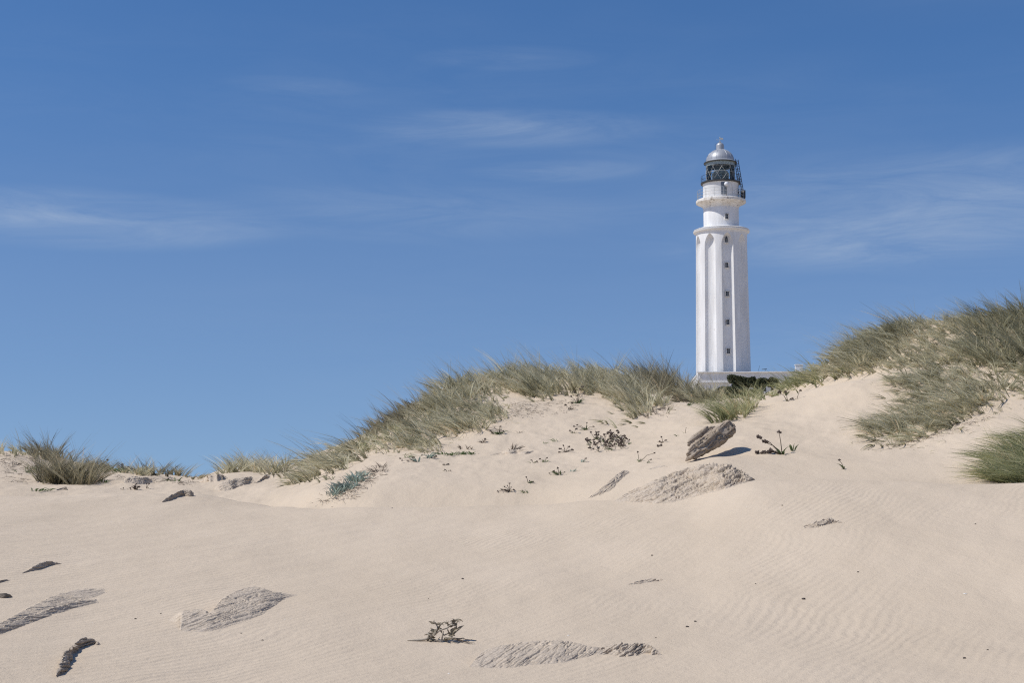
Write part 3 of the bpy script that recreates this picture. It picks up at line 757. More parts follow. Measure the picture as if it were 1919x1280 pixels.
tussock([(430,886),(448,884),(466,883),(484,884),(500,886),(515,888),(440,880),(475,880)], 240, .72, 'grass', 'wide pale tussock alone against the sky left of the main dune', .7, .1, .15, .36, .009, .06, 0, TG)
tussock([(530,892),(543,893)], 60, .34, 'darkgrass', 'thin dark tussock between the pale one and the dune toe', .7, .1, .2, .25, .009, .1, 0, TG)
tussock([(1352,790),(1368,786),(1382,782),(1396,776),(1405,768),(1376,774),(1390,766),(1360,780)], 170, .86, 'greengrass', 'fresh green tussock behind the propped rock before the lighthouse', .5, .75, .3, .24, .009, .06, 0, TG)
tussock([(1900,900),(1925,902),(1950,900),(1880,896),(1905,880),(1930,870),(1960,860),(1890,865),(1915,845),(1940,830),(1965,820),(1980,890)], 420, .78, 'greengrass', 'huge shaggy tussock cut by the lower right edge of the dune', .55, 1.0, .4, .34, .008, .03, 0, TG)
tussock([(815,785),(822,800)], 60, .55, 'straw', 'single arching straw tuft in the middle of the sand spur', .6, .3, .3, .18, .008, .1, 0, TG)
tussock([(738,812),(732,822)], 60, .5, 'greengrass', 'little green tuft at the foot of the dark left crest', .6, .3, .2, .2, .008, .1, 0, TG)
tussock([(700,838),(690,845)], 60, .42, 'greengrass', 'short green tuft above the silvery shrub', .6, .3, .2, .2, .008, .1, 0, TG)
tussock([(937,812),(875,840)], 55, .32, 'twig', 'brown dead tuft under the hanging grass tongue', .8, .2, .3, .2, .009, .0, 0, TG)
tussock([(1225,780),(1236,770)], 60, .35, 'twig', 'brown dead stalks at the right foot of the tall bright clump', .8, .1, .3, .25, .009, .0, 0, TG)

# fallen dead stalks where the grass meets the sand
def debris(poly, n, label, L=.16, m='twig'):
    G = Grass()
    for (x, y) in samp(poly, n):
        c, r = hit(x, y); G.litter(c, .12, 5, L, .011)
    return G.build('plant_litter', m, label, 'litter', 'stuff')
debris([(940,760),(1000,752),(1090,748),(1060,775),(980,785),(945,775)], 60, 'dark dead stalks scattered under the middle crest grass')
debris([(0,850),(70,860),(90,885),(60,905),(0,905)], 70, 'dead stalks and crumbs on the far left slope')
debris([(600,942),(640,905),(700,870),(720,885),(690,905),(660,935),(620,945)], 110, 'grey dead twigs spilling down the dune toe under the silvery shrub', .16)
debris([(170,885),(290,897),(380,905),(360,912),(250,900),(170,892)], 45, 'dead stalks along the low sand humps on the left')
debris([(1630,842),(1720,822),(1850,782),(1880,765),(1870,775),(1730,832)], 36, 'dry stalks at the lower edge of the windswept bank')
debris([(1230,770),(1255,755),(1270,765),(1240,785)], 16, 'dead stalks right of the tall bright clump')

# ------------------------------------------------------------------ broad-leaved dune plants
def leafmesh(c, n, L, w, up=.6, wind=0.0, spread=.08, droop=.5):
    a = rng.random(n)*math.tau; out = np.stack([np.cos(a), np.sin(a)], 1)
    root = np.array(c)+np.concatenate([out*spread*rng.random((n, 1)), np.zeros((n, 1))], 1)
    root[:, 2] -= .01
    V, Fq = blades(root, out*.6, L*(.5+.7*rng.random(n)), np.full(n, w), 1/up*.6, wind, droop, 4)
    V = V.reshape(n, 5, 2, 3)
    mid = V.mean(2, keepdims=True); prof = np.array([.5, 1.0, 1.25, 1.2, 1.4])[None, :, None, None]
    return (mid+(V-mid)*prof).reshape(-1, 3), Fq
def head_mesh(mb, p, rad, n=9):
    rad *= 1.18
    for k in range(n):
        d = np.array([random.gauss(0, 1), random.gauss(0, 1), abs(random.gauss(0, .8))]); d /= np.linalg.norm(d)+1e-6
        c = p + d*rad*.55; q = rad*random.uniform(.32, .55)
        t = np.cross(d, (0, 0, 1))+1e-4; t /= np.linalg.norm(t); b = np.cross(d, t)
        V = [c+d*q*1.3, c-d*q*.8]+[c+(t*math.cos(a)+b*math.sin(a))*q*random.uniform(.7, 1.1) for a in np.arange(5)*math.tau/5]
        mb.add(V, [(0, 2+i, 2+(i+1) % 5) for i in range(5)]+[(1, 2+(i+1) % 5, 2+i) for i in range(5)])
def plant(px, py, label, leaves=0, Ll=.2, lw=.025, heads=(), lm='leaf', hm='head', hr=.035, cat='plant', group='small plants growing on the bare sand', stemw=.007, spread=.06, up=.8, extra_twigs=0, name='dune_plant', wind=0):
    """heads: photo-pixel offsets (dx, dy up) of each dry head from the root"""
    c, r = hit(px, py); s = r/F
    root = empty(name, tuple(c), label, cat, group)
    if leaves:
        V, Fq = leafmesh(c, leaves, Ll, lw, up, wind, spread)
        mesh_obj('leaves', V-c, Fq, M[lm], root, True)
    if extra_twigs:
        V, Fq = leafmesh(c, extra_twigs, Ll*1.1, .007, up*.8, wind, spread*1.5)
        mesh_obj('twigs', V-c, Fq, M['twig'], root, True)
    for (dx, dy) in heads:
        # right/up in the picture turned into metres, with a little random depth
        e_ = np.array([math.cos(ray(px, py)[0]), -math.sin(ray(px, py)[0]), 0]); f_ = np.array([-e_[1], e_[0], 0])
        q = dx*s*e_ + f_*random.uniform(-.06, .06); g_ = c+q
        zt = c[2]+dy*s; zt = max(zt, gz(g_[0], g_[1])+.02)
        tip = np.array([g_[0], g_[1], zt]); mid = (c+tip)/2+np.array([0, 0, .012+.10*np.linalg.norm(tip-c)])
        mb = MB(); mb.tube([c-(0, 0, .02), mid, tip], [stemw, stemw*.8, stemw*.6], 5)
        mesh_obj('stem', np.array(mb.v)-c, mb.f, M['twig'], root, True)
        mb = MB(); head_mesh(mb, tip, hr*random.uniform(.8, 1.25)); mesh_obj('seed_head', np.array(mb.v)-c, mb.f, M[hm], root, False)
    return root
# large plant with dark heads right of the propped rock
plant(1466, 852, 'plant with several dark drooping seed heads right of the propped rock', 16, .26, .03, [(-42,30),(-30,22),(-5,40),(-24,-2),(-20,6),(-45,-12),(-34,-4)], hr=.055, stemw=.011, up=.9)
plant(1486, 845, 'green leaved sprout just right of the dark headed plant', 7, .24, .035, up=1.5)
plant(1582, 880, 'single green shoot with a bud below the windswept bank', 4, .26, .03, [(-8,16)], hr=.03, up=2.2)
plant(1476, 752, 'two dark heads on bent stalks at the top of the sand lip', 3, .14, .02, [(-14,16),(-3,16),(8,4)], hr=.045, stemw=.010)
plant(1493, 748, 'reddish upright stalk on the smooth sand ridge', 1, .1, .015, [(7,15)], hr=.03, stemw=.008)
plant(1290, 760, 'green sprig with dark buds in the saddle left of the lighthouse', 9, .20, .022, [(-8,10),(10,4)], hr=.03)
plant(1262, 750, 'dark dry bud at the edge of the crest grass', 2, .1, .02, [(0,4),(4,2)], hr=.045)
plant(1413, 772, 'small sprig beside the fresh green tussock', 6, .12, .02, [(0,9)], hr=.025)
plant(1082, 756, 'brown and green plant with seed heads under the crest grass', 22, .24, .028, [(-6,22),(4,26),(12,18),(-12,12),(0,14),(10,30)], hr=.04)
plant(1068, 768, 'dry brown plant left of the one under the crest grass', 10, .2, .02, [(-8,8),(4,12)], lm='twig', hr=.035)
plant(1098, 806, 'bright green spreading sprig above the brown seed patch', 14, .20, .026, [(-16,9),(-22,6),(14,6),(2,13)], hr=.026)
plant(1076, 812, 'small trailing stalks left of the bright green sprig', 5, .16, .02, [(-8,4),(4,8)], hr=.03)
plant(1060, 848, 'brown seeded plant left of the seed patch', 10, .18, .018, [(-10,6),(-4,12),(6,10),(12,4),(-12,0)], lm='twig', hr=.030)
plant(1020, 866, 'tiny green and brown sprig in the middle of the slope', 8, .13, .02, [(-8,5),(5,7)], hr=.024)
plant(1000, 868, 'tiny brown sprig left of the green one mid slope', 6, .12, .018, [(-4,5),(6,2)], hr=.024)
plant(1048, 890, 'green rosette with brown buds on the lower slope', 14, .17, .028, [(-18,2),(-10,6),(10,4),(-3,12)], hr=.024)
plant(1092, 866, 'little grey leaved plant in the smooth sand below the seed patch', 9, .16, .022, [(6,6)], hr=.02, lm='silverleaf')
plant(1072, 884, 'pale leaf rosette right of the green rosette', 8, .13, .022, lm='silverleaf')
plant(990, 905, 'leafy sprig with buds above the seeded clump at the foot', 9, .17, .02, [(-4,10),(3,3),(9,0)], hr=.022)
plant(955, 922, 'brown seeded clump at the foot of the main dune', 10, .15, .016, [(-22,0),(-16,4),(-10,9),(-4,11),(3,8),(8,3),(-14,-2),(0,15)], lm='twig', hr=.020)
plant(985, 924, 'green sprout right of the seeded clump at the foot', 8, .16, .022, [(-6,4)], hr=.018, up=1.2)
plant(1198, 866, 'yellow green shoots with one dark bud below the seed patch', 8, .19, .02, [(28,16),(-3,18)], hr=.03, up=1.8)
plant(1212, 868, 'short pale shoots right of the yellow green ones', 5, .13, .022, [(8,6)], hr=.02, up=1.8)
plant(1242, 830, 'brown twig with buds between the seed patch and the rock', 7, .12, .018, [(-2,10),(6,4),(-6,2)], lm='twig', hr=.03)
plant(1271, 817, 'tiny green rosette left of the propped rock', 7, .09, .024)
plant(1284, 812, 'single bent stalk left of the propped rock', 1, .1, .012, [(2,10)], hr=.012, hm='palehead')
plant(1232, 838, 'two dark buds lying on the sand left of the propped rock', 2, .08, .015, [(0,1),(6,2)], hr=.03)
plant(1040, 828, 'thin green blades on the bare upper slope', 9, .20, .014, up=1.0)
plant(1020, 832, 'lean green shoot left of the thin blades', 5, .2, .014, up=.8, wind=.4)
plant(975, 812, 'grey dry sprig at the edge of the bare slope', 8, .16, .014, lm='twig')
plant(935, 814, 'dark green leafy plant at the tip of the hanging grass tongue', 24, .22, .030, [(-8,12),(2,14),(8,6)], hr=.03)
plant(905, 830, 'brown leafy plant under the hanging grass tongue', 14, .2, .022, [(4,6)], lm='twig', hr=.03)
for (x, y, l) in ((828,852,'creeping green plant left end under the hanging tongue'), (845,853,'creeping green plant second from left under the hanging tongue'), (862,852,'creeping green plant third under the hanging tongue'), (880,852,'creeping green plant right end under the hanging tongue')):
    plant(x, y, l, 22, .15, .034, up=1.0, spread=.20)
plant(805, 858, 'grey green sprawling plant below the wispy grass', 16, .22, .028, [(-14,4),(12,2),(8,-2)], lm='silverleaf', hr=.03)
plant(782, 866, 'sprawling stalks with buds at the left of the wispy grass', 12, .22, .022, [(-28,2),(-18,0),(-8,8),(-32,6)], lm='silverleaf', hr=.028)
plant(760, 858, 'leaning long leaved shoot on the pale slope', 6, .34, .02, up=.7, wind=-.3)
plant(835, 872, 'two fallen brown pods below the creeping plants', 2, .1, .03, [(-4,0),(5,2)], lm='twig', hr=.025)
plant(838, 884, 'bent brown stalk on the smooth sand under the pods', 2, .12, .016, [(-4,3),(6,1)], hr=.016)
# silvery shrub at the dune toe
for i, (x, y, l) in enumerate(((648,915,'main silvery green shrub on the dune toe'), (640,920,'lower silvery shrub at the left of the toe'), (668,902,'upper silvery shrub at the right of the toe'), (632,928,'smallest silvery shrub lowest on the toe'), (680,892,'thin silvery shrub nearest the dead twigs'))):
    plant(x, y, l, 70 if i < 3 else 30, .26, .036, lm='silverleaf', up=1.5, spread=.26, extra_twigs=26, group='silvery shrubs on the dune toe', cat='shrub', name='silvery_shrub')
plant(706, 885, 'dead grey twig bush right of the silvery shrubs', 40, .26, .010, lm='twig', up=1.0, spread=.2, cat='shrub', name='dead_bush')
plant(716, 876, 'smaller dead grey twig bush above the other', 26, .22, .010, lm='twig', up=1.0, spread=.18, cat='shrub', name='dead_bush')
plant(622, 900, 'curved green stalk left of the silvery shrubs', 3, .28, .018, [(-10,8)], hr=.02, up=.8, wind=.5)
# left side
for (x, y, h, l) in ((72,921,.22,'green leafy sprout on the flat sand at the far left'), (84,920,.2,'second leafy sprout just right of the far left one'),
                     (196,905,.2,'trailing green plant at the foot of the big left tussock'), (183,903,.16,'small green plant touching the big left tussock')):
    plant(x, y, l, 12, h, .03, up=1.0, spread=.14)
plant(65, 880, 'dark leafy plant left of the big left tussock', 30, .26, .03, up=1.0, spread=.3, lm='leaf')
plant(50, 886, 'creeping dark plant on the far left slope', 16, .24, .026, up=.6, spread=.3)
plant(30, 872, 'small dark shrub high on the far left slope', 14, .22, .022, lm='twig', up=1, spread=.2)
plant(205, 884, 'leafy plant with three dark heads on the left skyline', 26, .28, .028, [(-22,14),(-4,20),(-8,8),(-18,9)], hr=.04, spread=.3, up=1.0)
plant(232, 886, 'second dark headed plant on the left skyline', 24, .26, .028, [(-3,14),(8,9),(3,6)], hr=.04, spread=.3, up=1.0)
plant(328, 902, 'low leafy plant on the small pointed hump', 18, .18, .03, [(-12,2)], hr=.04, spread=.25, up=.8)
plant(255, 918, 'dark twiggy stub on the sand below the left humps', 14, .16, .02, [(0,9),(-3,5),(4,4)], lm='twig', hr=.035, up=1.2)
plant(275, 916, 'thin dark sprout right of the twiggy stub', 4, .14, .016, [(0,8),(4,8)], lm='twig', hr=.022, up=1.8)
plant(244, 918, 'short dark sprout left of the twiggy stub', 3, .08, .016, [(0,3)], lm='twig', hr=.018, up=1.8)
plant(231, 918, 'shortest dark sprout farthest left of the twiggy stub', 3, .08, .016, [(0,3)], lm='twig', hr=.018, up=1.8)
plant(534, 872, 'dark bud headed plant on the sand behind the dune toe', 10, .2, .02, [(22,10),(6,6),(-4,4)], hr=.035, spread=.15)
plant(548, 880, 'green creeping sprig beside the dune toe', 10, .14, .024, up=.6, spread=.2)
# brown seed patch
SEEDP = [(1098,830),(1110,820),(1150,815),(1168,828),(1185,838),(1150,845),(1125,850),(1105,842)]
def seed_patch():
    c0, r0 = hit(1140, 838); root = empty('seeding_plant', tuple(c0), 'wide brown patch of dry seed heads in the middle of the slope', 'plant', 'small plants growing on the bare sand')
    LV = []; LF = []; n = 0
    for i, (x, y) in enumerate(samp(SEEDP, 98)):
        c, r = hit(x, y); tip = c+np.array([random.gauss(0, .07), random.gauss(0, .07), random.uniform(.04, .20)])
        mb = MB(); mb.tube([c-(0, 0, .02), (c+tip)/2+(random.gauss(0, .02), 0, .02), tip], .005, 4); mesh_obj('stem', np.array(mb.v)-c0, mb.f, M['twig'], root, False)
        mb = MB(); head_mesh(mb, tip, random.uniform(.024, .045), 6); mesh_obj('seed_head', np.array(mb.v)-c0, mb.f, M['head'], root, False)
        if i % 3 == 0:
            V, Fq = leafmesh(c, 4, .12, .024, 1.0, 0, .05); LV.append(V); LF.append(Fq+n); n += len(V)
    mesh_obj('leaves', np.concatenate(LV)-c0, np.concatenate(LF), M['leaf'], root, True)
seed_patch()
# withered plant in the foreground
def withered():
    c, r = hit(826, 1203); s = r/F; root = empty('withered_plant', tuple(c), 'withered curled plant with a long pale root lying in the foreground sand', 'plant')
    e_ = np.array([math.cos(ray(826, 1203)[0]), -math.sin(ray(826, 1203)[0]), 0]); f_ = np.array([-e_[1], e_[0], 0])
    def pt(x, y, d=0):
        p = c+(x-826)*s*e_+f_*d; return np.array([p[0], p[1], max(c[2]+(1203-y)*s, gz(p[0], p[1])+.008)])
    mb = MB(); mb.tube([pt(765,1211,-.05), pt(782,1204,-.04), pt(797,1199,-.02), pt(812,1192,0)], [.006, .010, .012, .010], 7); mesh_obj('root', np.array(mb.v)-c, mb.f, M['palestem'], root, True)
    mb = MB()
    for pts in (((812,1192),(824,1182),(838,1178),(850,1168),(856,1164)), ((818,1187),(820,1176),(816,1170),(812,1168)), ((806,1196),(812,1206),(820,1205),(824,1196)), ((830,1184),(828,1200),(836,1205),(844,1198)), ((838,1180),(842,1190),(848,1196),(858,1198)), ((824,1182),(832,1192),(846,1186),(852,1178)), ((846,1172),(855,1176),(856,1181)), ((810,1192),(800,1188),(796,1192)), ((815,1190),(826,1172),(833,1168))):
        mb.tube([pt(x, y, random.uniform(-.05, .05)) for x, y in pts], [.0085]*(len(pts)-1)+[.004], 5)
    mesh_obj('stem', np.array(mb.v)-c, mb.f, M['palestem'], root, True)
    V = []; Fs = []; n = 0
    for (x, y) in ((812,1170),(820,1172),(800,1190),(808,1196),(812,1186),(838,1170),(842,1176),(850,1166),(856,1164),(852,1172),(846,1184),(842,1192),(848,1190),(856,1182),(815,1182),(804,1200),(834,1198),(826,1180)):
        Vl, Fl = leafmesh(pt(x, y, random.uniform(-.06, .06)), 6, .082, .030, .8, 0, .02, .8); V.append(Vl); Fs.append(Fl+n); n += len(Vl)
    mesh_obj('leaves', np.concatenate(V)-c, np.concatenate(Fs), M['withered'], root, True)
    mb = MB()
    for k in range(9):
        x0 = 846+random.uniform(-4, 6); y0 = 1198; 
        mb.tube([pt(x0, y0, -.03), pt(x0+random.uniform(8, 18), y0+random.uniform(-1, 3), random.uniform(-.12, .1)), pt(x0+random.uniform(20, 48), y0+random.uniform(2, 10), random.uniform(-.2, .1))], [.004, .003, .0015], 4)
    mesh_obj('rootlets', np.array(mb.v)-c, mb.f, M['twig'], root, True)
M['palestem'] = mk_plain('pale_dry_stem', (.38, .33, .26), .85, 0, .25, 40)
M['withered'] = mk_blade('withered_leaf', [(0, (.20, .17, .12)), (.5, (.36, .31, .23)), (1, (.55, .49, .38))], .25)
withered()

# ------------------------------------------------------------------ rocks and hardened sand crusts
def resample(pts, n):
    pts = np.array(pts, float); d = np.r_[0, np.cumsum(np.hypot(*np.diff(pts, axis=0).T))]; t = np.linspace(0, d[-1], n)
    return np.stack([pchip(d, pts[:, k], t) for k in range(pts.shape[1])], 1)
def rock(top, bot, label, m='rockA', amp=.03, depth=1.2, nu=150, nv=56, strata=(1, 1, 5), tilt=30, steep=False, grow=0.0, flat=None, name='weathered_rock', group='weathered rocks half buried in the sand', rise=1.0, feather=.0):
    T_ = resample(top, nu); B_ = resample(bot, nu)
    grid = np.zeros((nu, 2*nv+1, 3))
    for i in range(nu):
        p0, r0 = hit(*B_[i]); hpx = max(1.0, B_[i][1]-T_[i][1])
        # what part of the picture height is real height, the rest is depth up the slope
        pg, rg = hit(*T_[i])
        dp = max(.03, hpx*r0/F*depth*(1.0 if steep else 2.2))
        rt = min(r0+dp, rg if rg > r0 else r0+dp)
        if flat and rg > r0: rt = r0+(rg-r0)*flat
        top_p = air(T_[i][0], T_[i][1], rt)
        g = gz(top_p[0], top_p[1])
        if top_p[2] < g+.004: top_p[2] = g+.004
        dirb = np.array([math.sin(ray(*T_[i])[0]), math.cos(ray(*T_[i])[0])])
        hgt = max(.0, top_p[2]-g)
        back = top_p[:2]+dirb*(dp*.55+.04); bz = gz(back[0], back[1])-.05
        for j in range(nv+1):
            s = j/nv; a = s*math.pi/2
            if not steep:
                grid[i, j, :2] = p0[:2]+(top_p[:2]-p0[:2])*s
                grid[i, j, 2] = (p0[2]-.02)+(top_p[2]-p0[2]+.02)*(s*(1.35-.35*s)); continue
            grid[i, j, :2] = p0[:2]+(top_p[:2]-p0[:2])*(1-math.cos(a)*(1-.0))*1.0
            grid[i, j, 2] = (p0[2]-.03)+(top_p[2]-p0[2]+.03)*math.sin(a)
        for j in range(1, nv+1):
            s = j/nv; a = s*math.pi/2
            grid[i, nv+j, :2] = top_p[:2]+(back-top_p[:2])*math.sin(a)
            grid[i, nv+j, 2] = bz+(top_p[2]-bz)*math.cos(a)
    # displacement: tilted strata and lumps, fading out to the ends and the hem
    c = grid.reshape(-1, 3).mean(0); Q = grid-c
    w_ = Q[..., 0].max()-Q[..., 0].min()
    t = R(tilt); ct, st_ = math.cos(t), math.sin(t)
    hz = Q[..., 2]+.16*Q[..., 1]; U = Q[..., 0]*ct+hz*st_; Wv = -Q[..., 0]*st_+hz*ct
    pn = np.stack([U*2.4*strata[0], Q[..., 1]*.8, Wv*3.4*strata[2]], -1)
    wq = fbm3(Q*5+7.7, 2)
    nn_ = fbm3(pn+4.2+wq[..., None]*.5, 3, .5)
    rid = .55+nn_*1.2-1.7*np.clip(1-np.abs(nn_)*11, 0, 1)-1.0*np.clip(1-np.abs(fbm3(pn*1.9+1.2, 2))*9, 0, 1)
    lum = fbm3(Q*6+1.7, 4, .6)
    fine = fbm3(Q*28+9.1, 3, .6)
    du = np.gradient(grid, axis=0); dv = np.gradient(grid, axis=1); nrm = np.cross(du, dv); nrm /= np.linalg.norm(nrm, axis=2, keepdims=True)+1e-9
    if nrm[nu//2, nv//2, 2] < 0: nrm = -nrm
    u = np.linspace(0, 1, nu)[:, None]; v = np.linspace(0, 1, 2*nv+1)[None, :]
    fade = np.clip(np.minimum(u, 1-u)*9, 0, 1)*np.clip(np.minimum(v, 1-v)*10, .15, 1)
    disp = amp*(rid*.75-.45+lum*.75+fine*.5)*fade*(1+grow*(u-.4))
    grid = grid+nrm*disp[..., None]
    n2 = 2*nv+1; i = np.arange(nu-1)[:, None]; j = np.arange(n2-1)[None, :]
    Fq = np.stack([i*n2+j, i*n2+j+1, (i+1)*n2+j+1, (i+1)*n2+j], -1).reshape(-1, 4)
    o = mesh_obj(name, grid.reshape(-1, 3), Fq, M[m], None, True, (c[0], c[1], gz(c[0], c[1])))
    tag(o, label, 'rock', group); return o
rock([(1150,940),(1185,918),(1230,900),(1265,886),(1300,876),(1345,870),(1385,880),(1402,889),(1414,898)],
     [(1150,941),(1190,943),(1240,946),(1290,936),(1330,926),(1360,918),(1385,909),(1402,904),(1414,900)], 'big furrowed sand grey rock mound under the propped rock', 'rockA', .055, 1.3, 300, 90, (.9, 1.5, 6), 25, grow=1.4)
rock([(1102,934),(1125,915),(1150,894),(1172,881),(1179,884)], [(1103,935),(1128,930),(1146,921),(1163,903),(1180,887)], 'slim pointed slab left of the big furrowed mound', 'rockA', .022, .9, 120, 40, (.6, 1.5, 6), 42, flat=0.6)
rock([(880,1250),(905,1222),(940,1211),(985,1205),(1040,1201),(1075,1205),(1110,1213),(1130,1215)],
     [(882,1251),(905,1255),(950,1256),(1000,1250),(1050,1246),(1090,1237),(1115,1230),(1131,1222)], 'long low grey crust with diagonal furrows in the near sand', 'rockB', 0.0084, 1.1, 240, 70, (1.6, 2, 9), 35, flat=0.5)
rock([(1118,1222),(1132,1211),(1160,1205),(1190,1204),(1212,1207),(1226,1217),(1238,1225)],
     [(1118,1228),(1140,1230),(1168,1234),(1190,1232),(1208,1226),(1222,1230),(1238,1229)], 'darker furrowed rock with shaded right end beside the long crust', 'rockA', .026, 1.0, 180, 60, (1.4, 2, 9), 32, flat=0.35)
rock([(312,1163),(345,1146),(375,1142),(392,1148),(415,1124),(445,1108),(480,1101),(505,1108),(530,1112),(556,1115)],
     [(314,1164),(332,1172),(338,1188),(385,1189),(420,1184),(455,1172),(490,1158),(515,1140),(535,1126),(556,1118)], 'broad crumbling rock crust in the left foreground', 'rockB', 0.0108, 1.1, 240, 80, (1.1, 2, 7), 30, flat=0.62)
rock([(-30,1184),(20,1158),(60,1136),(110,1114),(160,1104),(192,1103),(199,1110)], [(-30,1198),(30,1172),(80,1153),(120,1140),(160,1128),(186,1120),(199,1113)], 'upper lobe of the long sloping crust at the left edge', 'rockB', 0.0077, 1.3, 160, 46, (1, 2, 7), 26, flat=0.7)
rock([(-30,1190),(30,1164),(80,1146),(120,1134),(160,1124),(180,1124),(184,1129)], [(-30,1204),(30,1182),(60,1170),(100,1156),(140,1143),(170,1135),(184,1131)], 'lower lobe of the long sloping crust at the left edge', 'rockB', 0.0108, 1.0, 160, 46, (1, 2, 7), 24, flat=.5)
rock([(105,1266),(112,1240),(122,1222),(140,1206),(160,1197),(178,1197),(188,1208)], [(107,1271),(125,1262),(134,1246),(138,1228),(152,1216),(170,1210),(188,1210)], 'dark curved hook shaped rock at the lower left', 'rockH', .024, .8, 160, 50, (1.2, 2, 5), 45, steep=True)
rock([(42,1074),(60,1064),(75,1054),(92,1051),(104,1054),(116,1057)], [(42,1076),(60,1071),(75,1068),(92,1062),(104,1059),(116,1058)], 'small dark wedge of rock on the left slope', 'rockH', .012, .9, 90, 30, (1.2, 2, 5), 20, steep=True)
rock([(-16,1116),(-6,1112),(8,1111),(18,1114),(23,1118)], [(-16,1121),(-6,1121),(8,1122),(18,1121),(23,1120)], 'darkest small rock touching the left edge', 'rockD', .010, .9, 60, 24, (1.2, 2, 4), 10, steep=True)
rock([(-18,1094),(0,1088),(12,1086),(19,1088)], [(-18,1096),(0,1093),(12,1090),(19,1089)], 'thin dark sliver of rock above the darkest one', 'rockD', .007, .9, 50, 18, (1.2, 2, 4), 15, steep=True)
rock([(1500,990),(1515,981),(1530,975),(1550,971),(1566,975),(1582,979)], [(1500,991),(1515,992),(1530,991),(1550,986),(1566,982),(1582,981)], 'small broken rock alone on the right hand slope', 'rockA', .030, 1.0, 130, 40, (1.6, 2, 8), 15)
rock([(1178,1095),(1195,1088),(1215,1083),(1235,1085),(1248,1088)], [(1178,1097),(1195,1096),(1215,1093),(1235,1091),(1248,1090)], 'flat thin crust in the middle of the open sand', 'rockB', .018, 1.0, 100, 28, (1.5, 2, 8), 15)
rock([(402,914),(415,905),(428,900),(446,896),(470,893),(480,903),(500,890),(512,892)], [(402,918),(415,922),(430,920),(446,914),(466,908),(480,907),(500,898),(512,896)], 'knobbly rock under the wide pale tussock', 'rockB', .026, 1.0, 130, 40, (1.4, 2, 5), 20)
rock([(380,896),(395,890),(410,889),(425,893)], [(380,903),(395,904),(410,902),(425,898)], 'low crumbly rock left of the knobbly one', 'rockB', .022, 1.0, 80, 26, (1.4, 2, 5), 10)
rock([(304,940),(315,931),(330,923),(345,918),(358,920),(363,924)], [(305,942),(318,939),(332,933),(345,930),(356,931),(363,930)], 'arched brown driftwood like rock on the flat left sand', 'rockH', .018, .8, 110, 34, (.6, 2, 8), 22, steep=True)
rock([(634,940),(645,931),(655,927),(664,930),(666,936)], [(634,942),(645,942),(655,942),(664,941),(666,940)], 'small round rock below the silvery shrubs', 'rockA', .030, 1.0, 60, 26, (1.4, 2, 4), 20)
rock([(918,853),(945,845),(965,841),(985,846),(1000,845)], [(918,855),(945,853),(965,851),(985,852),(1000,847)], 'thin sand crust on the bare upper slope', 'rockB', .02, 1.0, 90, 24, (1.4, 2, 6), 10)
tussock([(962,846),(958,848)], 60, .30, 'twig', 'frayed stub of dead fibres on the thin sand crust', .9, -.5, .1, .10, .012, 0)
rock([(1214,880),(1228,874),(1242,872),(1254,875)], [(1214,881),(1228,879),(1242,877),(1254,876)], 'faint sand crust left of the propped rock foot', 'rockB', .012, 1.0, 60, 16, (1.4, 2, 6), 10)
rock([(1072,933),(1082,928),(1092,926)], [(1072,934),(1082,932),(1092,928)], 'narrow crust streak left of the slim slab', 'rockB', .012, 1.0, 50, 14, (1.4, 2, 6), 20)
rock([(106,918),(116,914),(124,912),(126,916)], [(106,920),(116,918),(124,919),(126,919)], 'dark pointed stub right of the leafy sprouts', 'rockD', .012, .9, 50, 20, (1.2, 2, 5), 20, steep=True)
rock([(232,898),(250,892),(268,893),(285,900)], [(232,907),(250,908),(268,908),(285,905)], 'crumbly sand lump behind the twiggy stub', 'rockB', .028, 1.0, 90, 30, (1.4, 2, 5), 10)

